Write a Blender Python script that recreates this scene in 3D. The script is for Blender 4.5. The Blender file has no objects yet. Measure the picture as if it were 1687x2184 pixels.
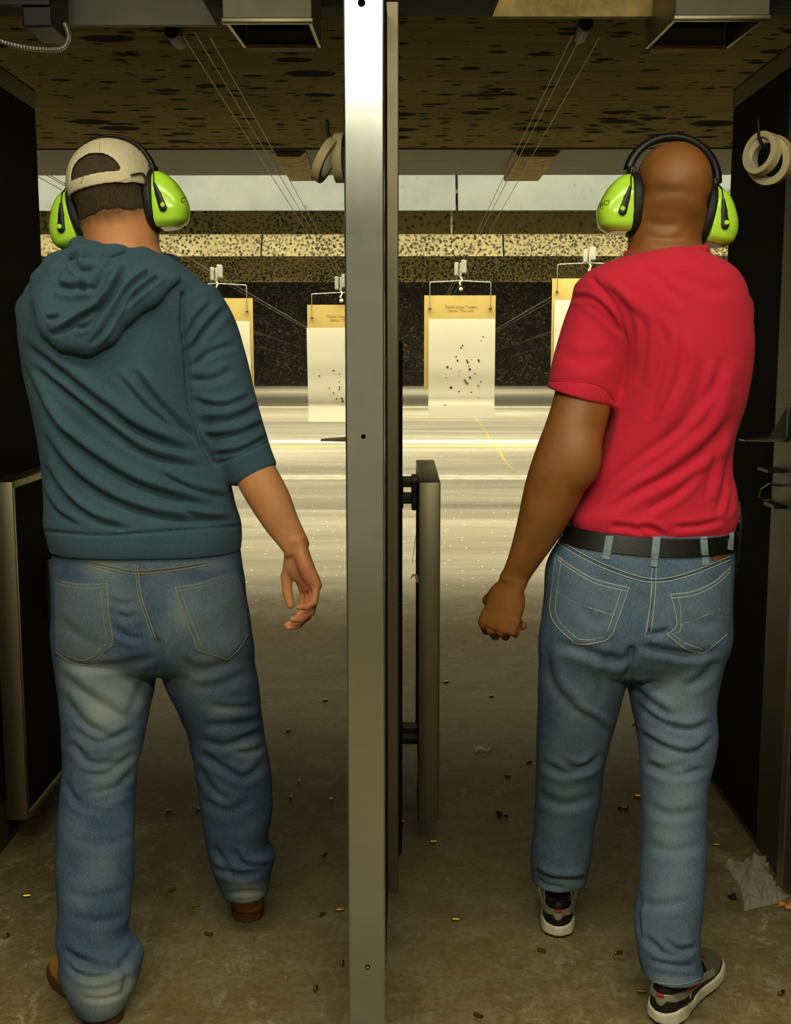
import bpy, bmesh, math, random
import numpy as np
from mathutils import Vector, Matrix
from mathutils.bvhtree import BVHTree
from mathutils import noise as mnoise

random.seed(7)
rng = np.random.default_rng(7)
sc = bpy.context.scene
COL = sc.collection

# ------------------------------------------------------------------ camera
FPX, CX, CY = 2450.0, 843.5, 1092.0          # focal length and centre for a 1687 x 2184 frame
CAMH = 1.39
PITCH = math.atan((1092 - 750) / FPX)
YAW = math.atan(16.5 / FPX)
cd = bpy.data.cameras.new('camera')
cd.sensor_fit = 'HORIZONTAL'; cd.sensor_width = 36.0
cd.lens = FPX / 1687 * 36.0
cd.clip_start = 0.02; cd.clip_end = 200
cam = bpy.data.objects.new('camera', cd); COL.objects.link(cam)
cam.location = (0, 0, CAMH)
cam.rotation_euler = (math.pi / 2 - PITCH, 0, YAW)
sc.camera = cam
FWD = np.array([-math.sin(YAW) * math.cos(PITCH), math.cos(YAW) * math.cos(PITCH), -math.sin(PITCH)])
RGT = np.array([math.cos(YAW), math.sin(YAW), 0.0])
UPV = np.cross(RGT, FWD)
EYE = np.array([0, 0, CAMH])

def ray(px, py):
    return FWD * FPX + RGT * (px - CX) + UPV * (CY - py)
def P(px, py, Y):                             # the point seen at a pixel, at distance Y down the lane
    d = ray(px, py); return EYE + d * (Y / d[1])
def FL(px, py, z=0.0):                        # the point of the floor seen at a pixel
    d = ray(px, py); return EYE + d * ((z - CAMH) / d[2])
def proj(co):
    v = co - EYE; w = v @ FWD
    return CX + FPX * (v @ RGT) / w, CY - FPX * (v @ UPV) / w
def pxs(p):                                   # metres per pixel at a point
    return float((np.asarray(p) - EYE) @ FWD) / FPX

# ------------------------------------------------------------------ world, lights, exposure
w = bpy.data.worlds.new('world'); sc.world = w; w.use_nodes = True
w.node_tree.nodes['Background'].inputs[0].default_value = (0.02, 0.02, 0.018, 1)
w.node_tree.nodes['Background'].inputs[1].default_value = 0.3
sc.view_settings.view_transform = 'Standard'
sc.view_settings.look = 'None'
sc.view_settings.exposure = 0.0
sc.view_settings.gamma = 1.0
sc.view_settings.use_curve_mapping = False
cy = sc.cycles
cy.max_bounces = 6; cy.diffuse_bounces = 3; cy.glossy_bounces = 3; cy.transmission_bounces = 4; cy.transparent_max_bounces = 6
cy.caustics_reflective = False; cy.caustics_refractive = False
cy.use_adaptive_sampling = True; cy.adaptive_threshold = .05; cy.use_light_tree = False

def area(name, loc, rot, sx, sy, power, col):
    l = bpy.data.lights.new(name, 'AREA'); l.shape = 'RECTANGLE'; l.size = sx; l.size_y = sy
    l.energy = power; l.color = col
    o = bpy.data.objects.new(name, l); COL.objects.link(o); o.location = loc; o.rotation_euler = rot
    return o
BOOTH = (1.0, 0.93, 0.68)
RANGE = (1.0, 0.90, 0.58)
# tube fittings of the firing line: one over the shooters, one over and behind the camera
area('booth_light', (0.0, 1.25, 2.70), (math.radians(-4), 0, 0), 3.2, 0.3, 36, BOOTH)
area('booth_light', (0.0, -0.5, 2.66), (math.radians(14), 0, 0), 2.0, 0.5, 60, BOOTH)
# rows of lamps in the gaps between the overhead baffles, then an added row by the backstop
area('bay_light', (0, 6.95, 3.0), (math.radians(12), 0, 0), 9, 0.35, 118, RANGE)
area('bay_light', (0, 9.6, 3.0), (math.radians(16), 0, 0), 11, 0.4, 330, RANGE)
area('bay_light', (0, 17.0, 3.3), (math.radians(12), 0, 0), 14, 0.6, 750, RANGE)
area('bay_light', (0, 26.0, 3.8), (0, 0, 0), 14, 1.0, 900, RANGE)
area('bay_light', (0, 40.0, 4.6), (math.radians(25), 0, 0), 14, 1.0, 900, RANGE)  # added row past the last baffle, to brighten the dark backstop

# ------------------------------------------------------------------ materials
MATS = {}
def nmat(name):
    m = bpy.data.materials.new(name); m.use_nodes = True
    nt = m.node_tree; b = nt.nodes['Principled BSDF']
    MATS[name] = m
    return m, nt, b
def s2l(c):
    return tuple(((x / 255) / 12.92 if x / 255 <= .04045 else ((x / 255 + .055) / 1.055) ** 2.4) for x in c) + (1,)
class NT:
    def __init__(s, nt):
        s.nt = nt
        s.tc = nt.nodes.new('ShaderNodeTexCoord')
    def n(s, t, **kw):
        x = s.nt.nodes.new(t)
        for k, v in kw.items(): setattr(x, k, v)
        return x
    def l(s, a, b): s.nt.links.new(a, b)
    def mapping(s, scale=(1, 1, 1), rot=(0, 0, 0), loc=(0, 0, 0)):
        m = s.n('ShaderNodeMapping'); m.inputs['Scale'].default_value = scale
        m.inputs['Rotation'].default_value = rot; m.inputs['Location'].default_value = loc
        s.l(s.tc.outputs['Object'], m.inputs['Vector']); return m.outputs[0]
    def noise(s, scale, detail=4, rough=.6, vec=None, dist=0.0):
        x = s.n('ShaderNodeTexNoise'); x.inputs['Scale'].default_value = scale
        x.inputs['Detail'].default_value = min(detail, 5); x.inputs['Roughness'].default_value = rough
        x.inputs['Distortion'].default_value = dist
        s.l(vec if vec is not None else s.tc.outputs['Object'], x.inputs['Vector']); return x.outputs[0]
    def voro(s, scale, vec=None, rnd=1.0, feat='F1', dim='3D'):
        x = s.n('ShaderNodeTexVoronoi'); x.voronoi_dimensions = dim; x.inputs['Scale'].default_value = scale; x.feature = feat
        x.inputs['Randomness'].default_value = rnd
        s.l(vec if vec is not None else s.tc.outputs['Object'], x.inputs['Vector']); return x
    def ramp(s, fac, stops, interp='LINEAR'):
        r = s.n('ShaderNodeValToRGB'); cr = r.color_ramp; cr.interpolation = interp
        while len(cr.elements) < len(stops): cr.elements.new(.5)
        for e, (p, c) in zip(cr.elements, stops): e.position = p; e.color = c
        s.l(fac, r.inputs[0]); return r.outputs[0]
    def mix(s, fac, a, b, mode='MIX'):
        m = s.n('ShaderNodeMix'); m.data_type = 'RGBA'; m.blend_type = mode
        for inp, v in ((m.inputs[0], fac), (m.inputs[6], a), (m.inputs[7], b)):
            if isinstance(v, (int, float)): inp.default_value = v
            elif isinstance(v, tuple): inp.default_value = v
            else: s.l(v, inp)
        return m.outputs[2]
    def math(s, op, a, b=0.0, c=None):
        m = s.n('ShaderNodeMath'); m.operation = op
        for inp, v in zip(m.inputs, (a, b, c)):
            if v is None: continue
            if isinstance(v, (int, float)): inp.default_value = v
            else: s.l(v, inp)
        return m.outputs[0]
    def sep(s):
        x = s.n('ShaderNodeSeparateXYZ'); s.l(s.tc.outputs['Object'], x.inputs[0]); return x.outputs
    def bump(s, h, strength, dist, bsdf):
        b = s.n('ShaderNodeBump'); b.inputs['Strength'].default_value = strength
        b.inputs['Distance'].default_value = dist; s.l(h, b.inputs['Height'])
        s.l(b.outputs[0], bsdf.inputs['Normal'])
G1 = (1, 1, 1, 1); G0 = (0, 0, 0, 1)

def simple(name, c, rough=.6, metal=0.0, var=0.0, vscale=20, bump=0.0, bscale=200, spec=.5, vec=None):
    m, nt, b = nmat(name); k = NT(nt)
    col = s2l(c)
    if var > 0:
        f = k.noise(vscale, 5, .65)
        d = tuple(x * (1 - var) for x in col[:3]) + (1,); e = tuple(min(1, x * (1 + var)) for x in col[:3]) + (1,)
        k.l(k.ramp(f, [(.3, d), (.7, e)]), b.inputs['Base Color'])
    else:
        b.inputs['Base Color'].default_value = col
    b.inputs['Roughness'].default_value = rough; b.inputs['Metallic'].default_value = metal
    b.inputs['Specular IOR Level'].default_value = spec
    if bump > 0: k.bump(k.noise(bscale, 3, .6), bump, .002, b)
    return m

# floor: bare scuffed concrete at the firing line, grey painted concrete down range
m, nt, b = nmat('floor'); k = NT(nt)
big = k.noise(1.6, 6, .7); mid = k.noise(7, 8, .75, dist=.6); fine = k.noise(60, 4, .7)
scuff = k.noise(13, 10, .82, vec=k.mapping((1, .7, 1)), dist=.7)
near = k.ramp(big, [(.25, s2l((92, 78, 42))), (.5, s2l((120, 105, 64))), (.75, s2l((136, 124, 84)))])
near = k.mix(k.ramp(mid, [(.4, G0), (.75, G1)]), near, s2l((146, 136, 104)))
near = k.mix(k.math('MULTIPLY', k.ramp(scuff, [(.52, G0), (.72, (.7, .7, .7, 1))]), k.ramp(k.noise(1.1, 3, .6, vec=k.mapping((1, 1, 1), loc=(2.2, .4, 0))), [(.36, (.1, .1, .1, 1)), (.58, G1)])), near, s2l((204, 196, 164)))
dirt_shade = k.n('ShaderNodeMapRange'); dirt_shade.inputs[1].default_value = 3.0; dirt_shade.inputs[2].default_value = 4.2; k.l(k.math('ADD', k.sep()[1], k.math('MULTIPLY', big, .9)), dirt_shade.inputs[0])
near = k.mix(k.math('MULTIPLY', dirt_shade.outputs[0], .62), near, s2l((58, 46, 22)))          # brown dirt, plus the shade ahead of the firing line painted into the colour
near = k.mix(k.ramp(fine, [(.35, (.45, .45, .45, 1)), (.6, G0)]), near, s2l((70, 58, 34)))
yy = k.sep()[1]
streak = k.noise(1.0, 7, .7, vec=k.mapping((.35, 2.6, 1)))
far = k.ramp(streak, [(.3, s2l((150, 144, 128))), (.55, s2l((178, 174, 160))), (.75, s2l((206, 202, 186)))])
far = k.mix(k.ramp(k.noise(14, 6, .8), [(.62, G0), (.75, (.6, .6, .6, 1))]), far, s2l((90, 80, 60)))
far = k.mix(k.ramp(k.noise(1.0, 4, .6, vec=k.mapping((.2, .9, 1), loc=(3, 1, 0))), [(.35, (.55, .55, .55, 1)), (.6, G0)]), far, s2l((112, 104, 84)))
sp = k.voro(7.0, vec=k.mapping((1, .4, 1)), dim='2D')
far = k.mix(k.ramp(sp.outputs['Distance'], [(.03, G1), (.06, G0)]), far, s2l((235, 228, 200)))
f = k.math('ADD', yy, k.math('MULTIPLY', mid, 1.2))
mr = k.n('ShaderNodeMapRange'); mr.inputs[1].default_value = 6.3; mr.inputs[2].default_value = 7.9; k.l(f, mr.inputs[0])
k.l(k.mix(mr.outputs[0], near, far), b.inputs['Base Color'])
b.inputs['Roughness'].default_value = .62
k.bump(k.math('ADD', mid, k.math('MULTIPLY', fine, .4)), .35, .004, b)

# plywood with bullet gouges
m, nt, b = nmat('plywood'); k = NT(nt)
g = k.noise(1.0, 8, .7, vec=k.mapping((.8, 26, 1)))
c = k.ramp(g, [(.3, s2l((132, 116, 66))), (.5, s2l((164, 148, 90))), (.72, s2l((186, 170, 108)))])
c = k.mix(k.ramp(k.noise(1.3, 5, .7), [(.35, (.6, .6, .6, 1)), (.6, G0)]), c, s2l((122, 108, 64)))
jag = k.math('MULTIPLY', k.math('SUBTRACT', k.noise(1.0, 6, .75, vec=k.mapping((16, 60, .01))), .5), .42)
for sx, sy, sca, t, lo in ((1, 1.6, 1.6, .26, (0, 0, 0)), (1, 1.9, 3.4, .34, (5, 2, 0)), (1, 2.0, 6.0, .36, (1, 7, 0)), (1, 2.0, 10, .30, (3, 3, 0))):
    v = k.voro(sca, vec=k.mapping((sx, sy, 0.01), loc=lo), dim='2D')
    rnd = k.n('ShaderNodeSeparateColor'); k.l(v.outputs['Color'], rnd.inputs[0])
    size = k.math('MULTIPLY', k.math('POWER', rnd.outputs[0], 2.6), t)
    clus = k.ramp(k.noise(1.3, 2, .5, vec=k.mapping((1, 1, .01), loc=(lo[0] + 9, 3, 0))), [(.38, (.25, .25, .25, 1)), (.62, G1)])
    dd = k.math('SUBTRACT', k.math('ADD', v.outputs['Distance'], k.math('MULTIPLY', jag, .6)), k.math('MULTIPLY', size, clus))
    c = k.mix(k.ramp(dd, [(.0, G1), (.022, G0)]), c, s2l((14, 12, 7)))
k.l(c, b.inputs['Base Color']); b.inputs['Roughness'].default_value = .9; b.inputs['Specular IOR Level'].default_value = .05

def spatter(name, base1, base2, dots, bumpv=.2, metal=0.0, dens=(.42, .62), up=False):
    m, nt, b = nmat(name); k = NT(nt)
    c = k.ramp(k.noise(2.2, 6, .65), [(.3, s2l(base1)), (.7, s2l(base2))])
    for sca, t, off in dots:
        v = k.voro(sca, vec=k.mapping((1, 1, 1), rot=(-math.pi / 2 if up else 0, 0, 0), loc=(off, off * 2, off)), dim='2D')
        dd = k.math('ADD', v.outputs['Distance'], k.math('MULTIPLY', k.math('SUBTRACT', k.noise(60, 2, .6), .5), .16))
        on = k.ramp(k.noise(1.3, 3, .6, vec=k.mapping((1, 1, 1), loc=(off, 0, off))), [(dens[0], G0), (dens[1], G1)])
        c = k.mix(k.math('MULTIPLY', k.ramp(dd, [(t, G1), (t * 1.5, G0)]), on), c, s2l((26, 25, 18)))
    k.l(c, b.inputs['Base Color']); b.inputs['Roughness'].default_value = .62; b.inputs['Metallic'].default_value = metal
    return m
spatter('baffle_plate', (96, 98, 86), (118, 118, 104), [(5, .035, 3)])
spatter('pale_plate', (120, 129, 133), (143, 151, 152), [(4, .06, 1), (9, .07, 5)], dens=(.5, .75), up=True)
spatter('olive_board', (216, 202, 142), (230, 216, 158), [(9, .10, 2), (17, .15, 4), (30, .2, 6)], dens=(.40, .66), up=True)
spatter('beige_plate', (150, 140, 104), (176, 166, 124), [(13, .13, 2), (22, .2, 4), (34, .24, 7)], dens=(.36, .6), up=True)
spatter('dark_board', (186, 174, 126), (208, 196, 146), [(14, .14, 2), (24, .2, 5), (40, .24, 8)], dens=(.3, .55), up=True)

# rubber crumb backstop
m, nt, b = nmat('rubber_crumb'); k = NT(nt)
v = k.voro(13.0); n2 = k.noise(1.2, 5, .7)
c = k.ramp(v.outputs['Color'], [(.3, s2l((26, 25, 19))), (.72, s2l((62, 57, 42))), (.9, s2l((120, 108, 80)))])
k.l(k.mix(k.ramp(n2, [(.4, G0), (.7, G1)]), c, s2l((22, 21, 17))), b.inputs['Base Color'])
b.inputs['Roughness'].default_value = .9
k.bump(v.outputs['Distance'], 1.0, .1, b)

# brushed stainless steel
def steel(name, c, rough, sc_=(60, 60, 3), bmp=.05, dirt=.5):
    m, nt, b = nmat(name); k = NT(nt)
    cl = k.noise(9, 4, .7)
    base = s2l(c)
    d = tuple(x * .8 for x in base[:3]) + (1,)
    k.l(k.mix(k.ramp(cl, [(.35, G0), (.7, (dirt, dirt, dirt, 1))]), base, d), b.inputs['Base Color'])
    b.inputs['Metallic'].default_value = 1.0
    k.l(k.math('ADD', rough - .05, k.math('MULTIPLY', cl, .10)), b.inputs['Roughness'])
    return m
steel('stainless', (196, 200, 196), .2, bmp=.015)
simple('rear_wall', (226, 224, 212), .85, 0, .06, 3)
steel('worn_steel', (140, 134, 108), .42, (20, 20, 20), .1)
steel('dark_steel', (86, 84, 70), .5, (20, 20, 20), .1)
# black carpet
m, nt, b = nmat('black_carpet'); k = NT(nt)
v = k.noise(260, 3, .7)
k.l(k.ramp(v, [(.35, s2l((12, 12, 11))), (.7, s2l((34, 33, 28)))]), b.inputs['Base Color'])
b.inputs['Roughness'].default_value = .95; b.inputs['Specular IOR Level'].default_value = .1
k.bump(v, .8, .006, b)
simple('black_metal', (20, 20, 20), .5, .3, .2)
simple('black_plastic', (14, 14, 15), .38)
simple('black_rubber', (18, 18, 19), .6, bump=.1)
simple('wall_paint', (176, 174, 156), .85, 0, .1, 3)
simple('dark_paint', (26, 26, 24), .8, 0, .2, 5)
simple('white_line', (235, 232, 212), .6, 0, .25, 6)
simple('yellow_line', (190, 178, 96), .7, 0, .2, 8)
simple('wood_strip', (168, 138, 70), .7, 0, .25, 30)
simple('stained_wood', (186, 160, 98), .75, 0, .5, 14, .3, 60)
simple('cable', (112, 104, 78), .4, .8)
simple('galvanised', (205, 205, 195), .35, .9, .2, 60)
simple('cardboard', (222, 196, 120), .8, 0, .06, 6, .08, 300)
simple('paper', (250, 247, 232), .85, 0, .015, 4)
simple('paper_hole', (46, 42, 26), .9)
simple('print_ink', (188, 164, 98), .9)
simple('masking_tape', (232, 216, 164), .55, 0, .04, 40)
simple('tape_core', (214, 204, 184), .8)
simple('brass', (214, 164, 74), .28, 1.0, .25, 200)
simple('tarnished_brass', (168, 132, 66), .36, 1.0, .35, 200)
simple('dark_scrap', (24, 20, 14), .8)
simple('pale_scrap', (196, 186, 150), .8)
simple('orange_scrap', (205, 140, 60), .6)

# ------------------------------------------------------------------ object helpers
def wloc(o):
    v = Vector((0, 0, 0))
    while o is not None: v += o.location; o = o.parent
    return v
def tag(o, label=None, cat=None, group=None, kind=None):
    if label: o['label'] = label
    if cat: o['category'] = cat
    if group: o['group'] = group
    if kind: o['kind'] = kind
    return o
def thing(name, label, cat, loc, group=None, kind=None):
    o = bpy.data.objects.new(name, None); COL.objects.link(o); o.location = loc
    o.empty_display_size = .05
    return tag(o, label, cat, group, kind)
def mesh_obj(name, co, faces, mat, parent=None, smooth=False, origin=None):
    co = np.asarray(co, dtype=np.float64)
    if parent is not None: base = np.array(wloc(parent))
    elif origin is not None: base = np.array(origin)
    else:
        lo, hi = co.min(0), co.max(0); base = np.array([(lo[0] + hi[0]) / 2, (lo[1] + hi[1]) / 2, lo[2]])
    me = bpy.data.meshes.new(name)
    if isinstance(faces, np.ndarray):
        nf = len(faces); k_ = faces.shape[1]
        me.vertices.add(len(co)); me.vertices.foreach_set('co', (co - base).astype(np.float32).ravel())
        me.loops.add(nf * k_); me.loops.foreach_set('vertex_index', faces.astype(np.int32).ravel())
        me.polygons.add(nf); me.polygons.foreach_set('loop_start', np.arange(0, nf * k_, k_, dtype=np.int32))
        me.update(calc_edges=True); me.validate()
    else:
        me.from_pydata([tuple(v) for v in (co - base)], [], faces); me.update()
    if smooth: me.shade_smooth()
    me.materials.append(MATS[mat])
    o = bpy.data.objects.new(name, me); COL.objects.link(o)
    if parent is not None: o.parent = parent
    else: o.location = base
    return o

class MB:
    def __init__(s): s.v = []; s.f = []
    def add(s, vs, fs):
        n = len(s.v); s.v += [tuple(map(float, x)) for x in vs]; s.f += [tuple(n + i for i in q) for q in fs]; return s
    def box(s, lo, hi, bev=0.0):
        if bev > 0:
            bm = bmesh.new(); r = bmesh.ops.create_cube(bm, size=1)
            c = [(a + b_) / 2 for a, b_ in zip(lo, hi)]; d = [b_ - a for a, b_ in zip(lo, hi)]
            for q in bm.verts: q.co = Vector((c[0] + q.co.x * d[0], c[1] + q.co.y * d[1], c[2] + q.co.z * d[2]))
            bmesh.ops.bevel(bm, geom=bm.edges[:], offset=bev, segments=2, affect='EDGES', profile=.5)
            bm.verts.index_update()
            s.add([q.co[:] for q in bm.verts], [[q.index for q in f_.verts] for f_ in bm.faces]); bm.free(); return s
        x0, y0, z0 = lo; x1, y1, z1 = hi
        return s.add([(x0, y0, z0), (x1, y0, z0), (x1, y1, z0), (x0, y1, z0), (x0, y0, z1), (x1, y0, z1), (x1, y1, z1), (x0, y1, z1)],
                     [(0, 3, 2, 1), (4, 5, 6, 7), (0, 1, 5, 4), (1, 2, 6, 5), (2, 3, 7, 6), (3, 0, 4, 7)])
    def hexa(s, a, b_):                        # two quads, near and far
        return s.add(list(a) + list(b_), [(0, 1, 2, 3), (7, 6, 5, 4), (0, 4, 5, 1), (1, 5, 6, 2), (2, 6, 7, 3), (3, 7, 4, 0)])
    def tube(s, path, r, n=8, closed=False):
        path = [np.array(p, float) for p in path]; m = len(path)
        rr = r if hasattr(r, '__len__') else [r] * m
        rings = []
        u = None
        for i, p in enumerate(path):
            t = (path[(i + 1) % m] - path[i - 1]) if closed else path[min(i + 1, m - 1)] - path[max(i - 1, 0)]
            t = t / (np.linalg.norm(t) + 1e-12)
            if u is None:
                a = np.array([0, 0, 1.0]) if abs(t[2]) < .9 else np.array([1.0, 0, 0]); u = np.cross(t, a)
            u = u - t * (u @ t); u /= np.linalg.norm(u) + 1e-12; v_ = np.cross(t, u)
            rings.append([p + rr[i] * (math.cos(2 * math.pi * j / n) * u + math.sin(2 * math.pi * j / n) * v_) for j in range(n)])
        vs = [q for R_ in rings for q in R_]; fs = []
        for i in range(m if closed else m - 1):
            for j in range(n):
                i2 = (i + 1) % m
                fs.append((i * n + j, i * n + (j + 1) % n, i2 * n + (j + 1) % n, i2 * n + j))
        if not closed: fs += [tuple(range(n - 1, -1, -1)), tuple((m - 1) * n + j for j in range(n))]
        return s.add(vs, fs)
    def lathe(s, prof, origin, axis, n=24):    # prof: (along axis, radius)
        a = np.array(axis, float); a /= np.linalg.norm(a)
        h = np.array([0, 0, 1.0]) if abs(a[2]) < .9 else np.array([1.0, 0, 0])
        u = np.cross(a, h); u /= np.linalg.norm(u); v_ = np.cross(a, u); o = np.array(origin, float)
        vs = [o + a * t + r * (math.cos(2 * math.pi * j / n) * u + math.sin(2 * math.pi * j / n) * v_) for t, r in prof for j in range(n)]
        m = len(prof); fs = [(i * n + j, i * n + (j + 1) % n, (i + 1) * n + (j + 1) % n, (i + 1) * n + j) for i in range(m - 1) for j in range(n)]
        if prof[0][1] > 1e-6 and prof[0] != prof[-1]: fs.append(tuple(range(n - 1, -1, -1)))
        if prof[-1][1] > 1e-6 and prof[0] != prof[-1]: fs.append(tuple((m - 1) * n + j for j in range(n)))
        return s.add(vs, fs)
    def build(s, name, mat, parent=None, smooth=False, origin=None):
        o = mesh_obj(name, s.v, s.f, mat, parent, smooth, origin)
        bm = bmesh.new(); bm.from_mesh(o.data); bmesh.ops.recalc_face_normals(bm, faces=bm.faces[:]); bm.to_mesh(o.data); bm.free()
        if smooth: o.data.shade_smooth()
        return o
def autosmooth(o, deg=35):
    o.data.shade_smooth()
    me = o.data
    bm = bmesh.new(); bm.from_mesh(me)
    for e in bm.edges:
        if len(e.link_faces) == 2 and e.calc_face_angle(0) > math.radians(deg): e.smooth = False
    bm.to_mesh(me); bm.free(); return o
# ------------------------------------------------------------------ the setting
ZC = 2.31
XW = 8.5
YB = 48.0
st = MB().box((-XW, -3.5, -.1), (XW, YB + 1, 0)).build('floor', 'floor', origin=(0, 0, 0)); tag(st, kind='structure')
def stripe(y0, y1, mat):
    a, b_ = FL(CX, y0)[1], FL(CX, y1)[1]
    MB().box((-XW, a, .0005), (XW, b_, .003)).build('floor_line', mat, st)
stripe(1023, 1013, 'white_line'); stripe(945.5, 939, 'white_line'); stripe(954, 952, 'yellow_line'); stripe(870, 866.5, 'white_line')
a, b_ = FL(1016, 892), FL(1098, 1008)
n_ = 12; L = MB(); pts = [a + (b_ - a) * i / n_ + np.array([random.uniform(-.02, .02), 0, 0]) for i in range(n_ + 1)]
vs = []; 
for p in pts: vs += [(p[0] - .018, p[1], .002), (p[0] + .018, p[1], .002)]
L.add(vs, [(2 * i, 2 * i + 1, 2 * i + 3, 2 * i + 2) for i in range(n_)]); L.build('floor_seam', 'yellow_line', st)
o = MB().box((-XW - .2, -3.5, 0), (-XW, YB + 1, 5.2)).build('wall_left', 'wall_paint', origin=(-XW, 0, 0)); tag(o, kind='structure')
o = MB().box((XW, -3.5, 0), (XW + .2, YB + 1, 5.2)).build('wall_right', 'wall_paint', origin=(XW, 0, 0)); tag(o, kind='structure')
o = MB().box((-XW, -2.8, 0), (XW, -2.6, 2.75)).build('wall_rear', 'rear_wall', origin=(0, -2.6, 0)); tag(o, kind='structure')
# backstop of rubber crumb, leaning back
o = MB(); NXB, NZB = 120, 34; vs = []
for j in range(NZB + 1):
    for i in range(NXB + 1):
        x = -XW + 2 * XW * i / NXB; z = 5.2 * j / NZB
        q = mnoise.fractal(Vector((x * 1.3, z * 1.3, 0)), 1, 2, 4) * .12
        vs.append((x, YB + z * .35 + q - max(0, .5 - z) * .9, z))
o.add(vs, [(j * (NXB + 1) + i, j * (NXB + 1) + i + 1, (j + 1) * (NXB + 1) + i + 1, (j + 1) * (NXB + 1) + i) for j in range(NZB) for i in range(NXB)])
o = o.build('wall_back', 'rubber_crumb', origin=(0, YB, 0)); tag(o, kind='structure')
# booth ceiling, roof, header
o = MB().box((-XW, -3.5, 2.75), (XW, 2.62, 2.85)).build('ceiling', 'wall_paint', origin=(0, 0, 2.75)); tag(o, kind='structure')
o = MB().box((-XW, 2.62, 5.2), (XW, YB + 3, 5.3)).build('ceiling', 'dark_paint', origin=(0, 20, 5.2)); tag(o, kind='structure')
o = MB().box((-XW, 3.12, 2.272), (XW, 3.2, 5.2)).build('trim_1', 'dark_paint', origin=(0, 3.15, 2.2)); tag(o, kind='structure')
o = MB().box((-XW, 2.62, 2.75), (XW, 3.12, 2.85)).build('trim_2', 'dark_paint', origin=(0, 2.9, 2.75)); tag(o, kind='structure')

# first ceiling baffle: two rows of plywood sheets and a steel plate
bf = thing('ceiling_baffle', 'brown plywood ceiling baffle full of dark bullet gouges, nearest the booths', 'ceiling baffle', (0, 4.6, ZC))
YS = (3.2, 4.36, 5.48)
for r in range(2):
    for i in range(-4, 4):
        x0 = i * 2.44 - .085; x1 = x0 + 2.44
        MB().box((max(x0 + .004, -XW), YS[r] + (.02 if r else .004), ZC + (.010 if r else 0)), (min(x1 - .004, XW), YS[r + 1] - .004, ZC + .022)).build('plywood_sheet', 'plywood', bf)
MB().box((-XW, 3.2, ZC + .026), (XW, 6.26, ZC + .05)).build('backing_plate', 'dark_steel', bf)
for i in range(-3, 4):
    MB().box((i * 2.44 - .6 + .003, 5.485, ZC + .004), (i * 2.44 + 1.84 - .003, 6.26, ZC + .02)).build('steel_plate', 'baffle_plate', bf)

def baffle(y0, y1, y2, z0, z1, mats, label, seams, hb):
    t = thing('ceiling_baffle', label, 'ceiling baffle', (0, y0, z0))
    xs = [-XW] + seams + [XW]
    for a, b_ in zip(xs[:-1], xs[1:]):
        # leaning front plate
        MB().hexa([(a + .008, y0, z0), (b_ - .008, y0, z0), (b_ - .008, y0 + .03, z0), (a + .008, y0 + .03, z0)],
                  [(a + .008, y1, z1), (b_ - .008, y1, z1), (b_ - .008, y1 + .03, z1), (a + .008, y1 + .03, z1)]).build('front_plate', mats[0], t)
        MB().box((a + .006, hb[0], hb[1]), (b_ - .006, hb[0] + .04, hb[2])).build('hanging_board', mats[1], t)
    MB().box((-XW, hb[0] - .3, hb[2] + .001), (XW, y2, hb[2] + .03)).build('backing_plate', 'dark_steel', t)
    return t
baffle(7.5, 7.72, 9.05, 2.28, 2.85, ('pale_plate', 'olive_board'), 'pale steel ceiling baffle with speckled olive underside behind the plywood one', [-6.6, -4.3, -1.86, .34, 2.6, 5.0], (8.3, 2.212, 2.42))
baffle(11.1, 11.5, 14.8, 2.285, 2.95, ('beige_plate', 'dark_board'), 'heavily bullet-spattered beige ceiling baffle, farthest down the range', [-5.9, -3.6, -1.35, .95, 3.1, 5.5], (12.0, 2.10, 2.40))

# wooden blocks under the steel plate
for px0, px1, lab in ((618, 668, 'bullet-chewed wooden block under the ceiling left of the steel post'), (1076, 1150, 'bullet-chewed wooden block under the ceiling right of the steel post')):
    a = P(px0, 386, 6.2); b_ = P(px1, 386, 6.2); zb = a[2]
    bl = MB().hexa([(a[0], 6.24, zb + .005), (b_[0], 6.24, zb + .005), (b_[0] - .01, 5.52, zb + .012), (a[0] + .01, 5.52, zb + .012)],
                   [(a[0], 6.24, ZC), (b_[0], 6.24, ZC), (b_[0] + .02, 5.52, ZC), (a[0] - .02, 5.52, ZC)])
    tag(bl.build('wooden_block', 'stained_wood'), lab, 'wood block', 'wooden blocks under the ceiling')

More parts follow.
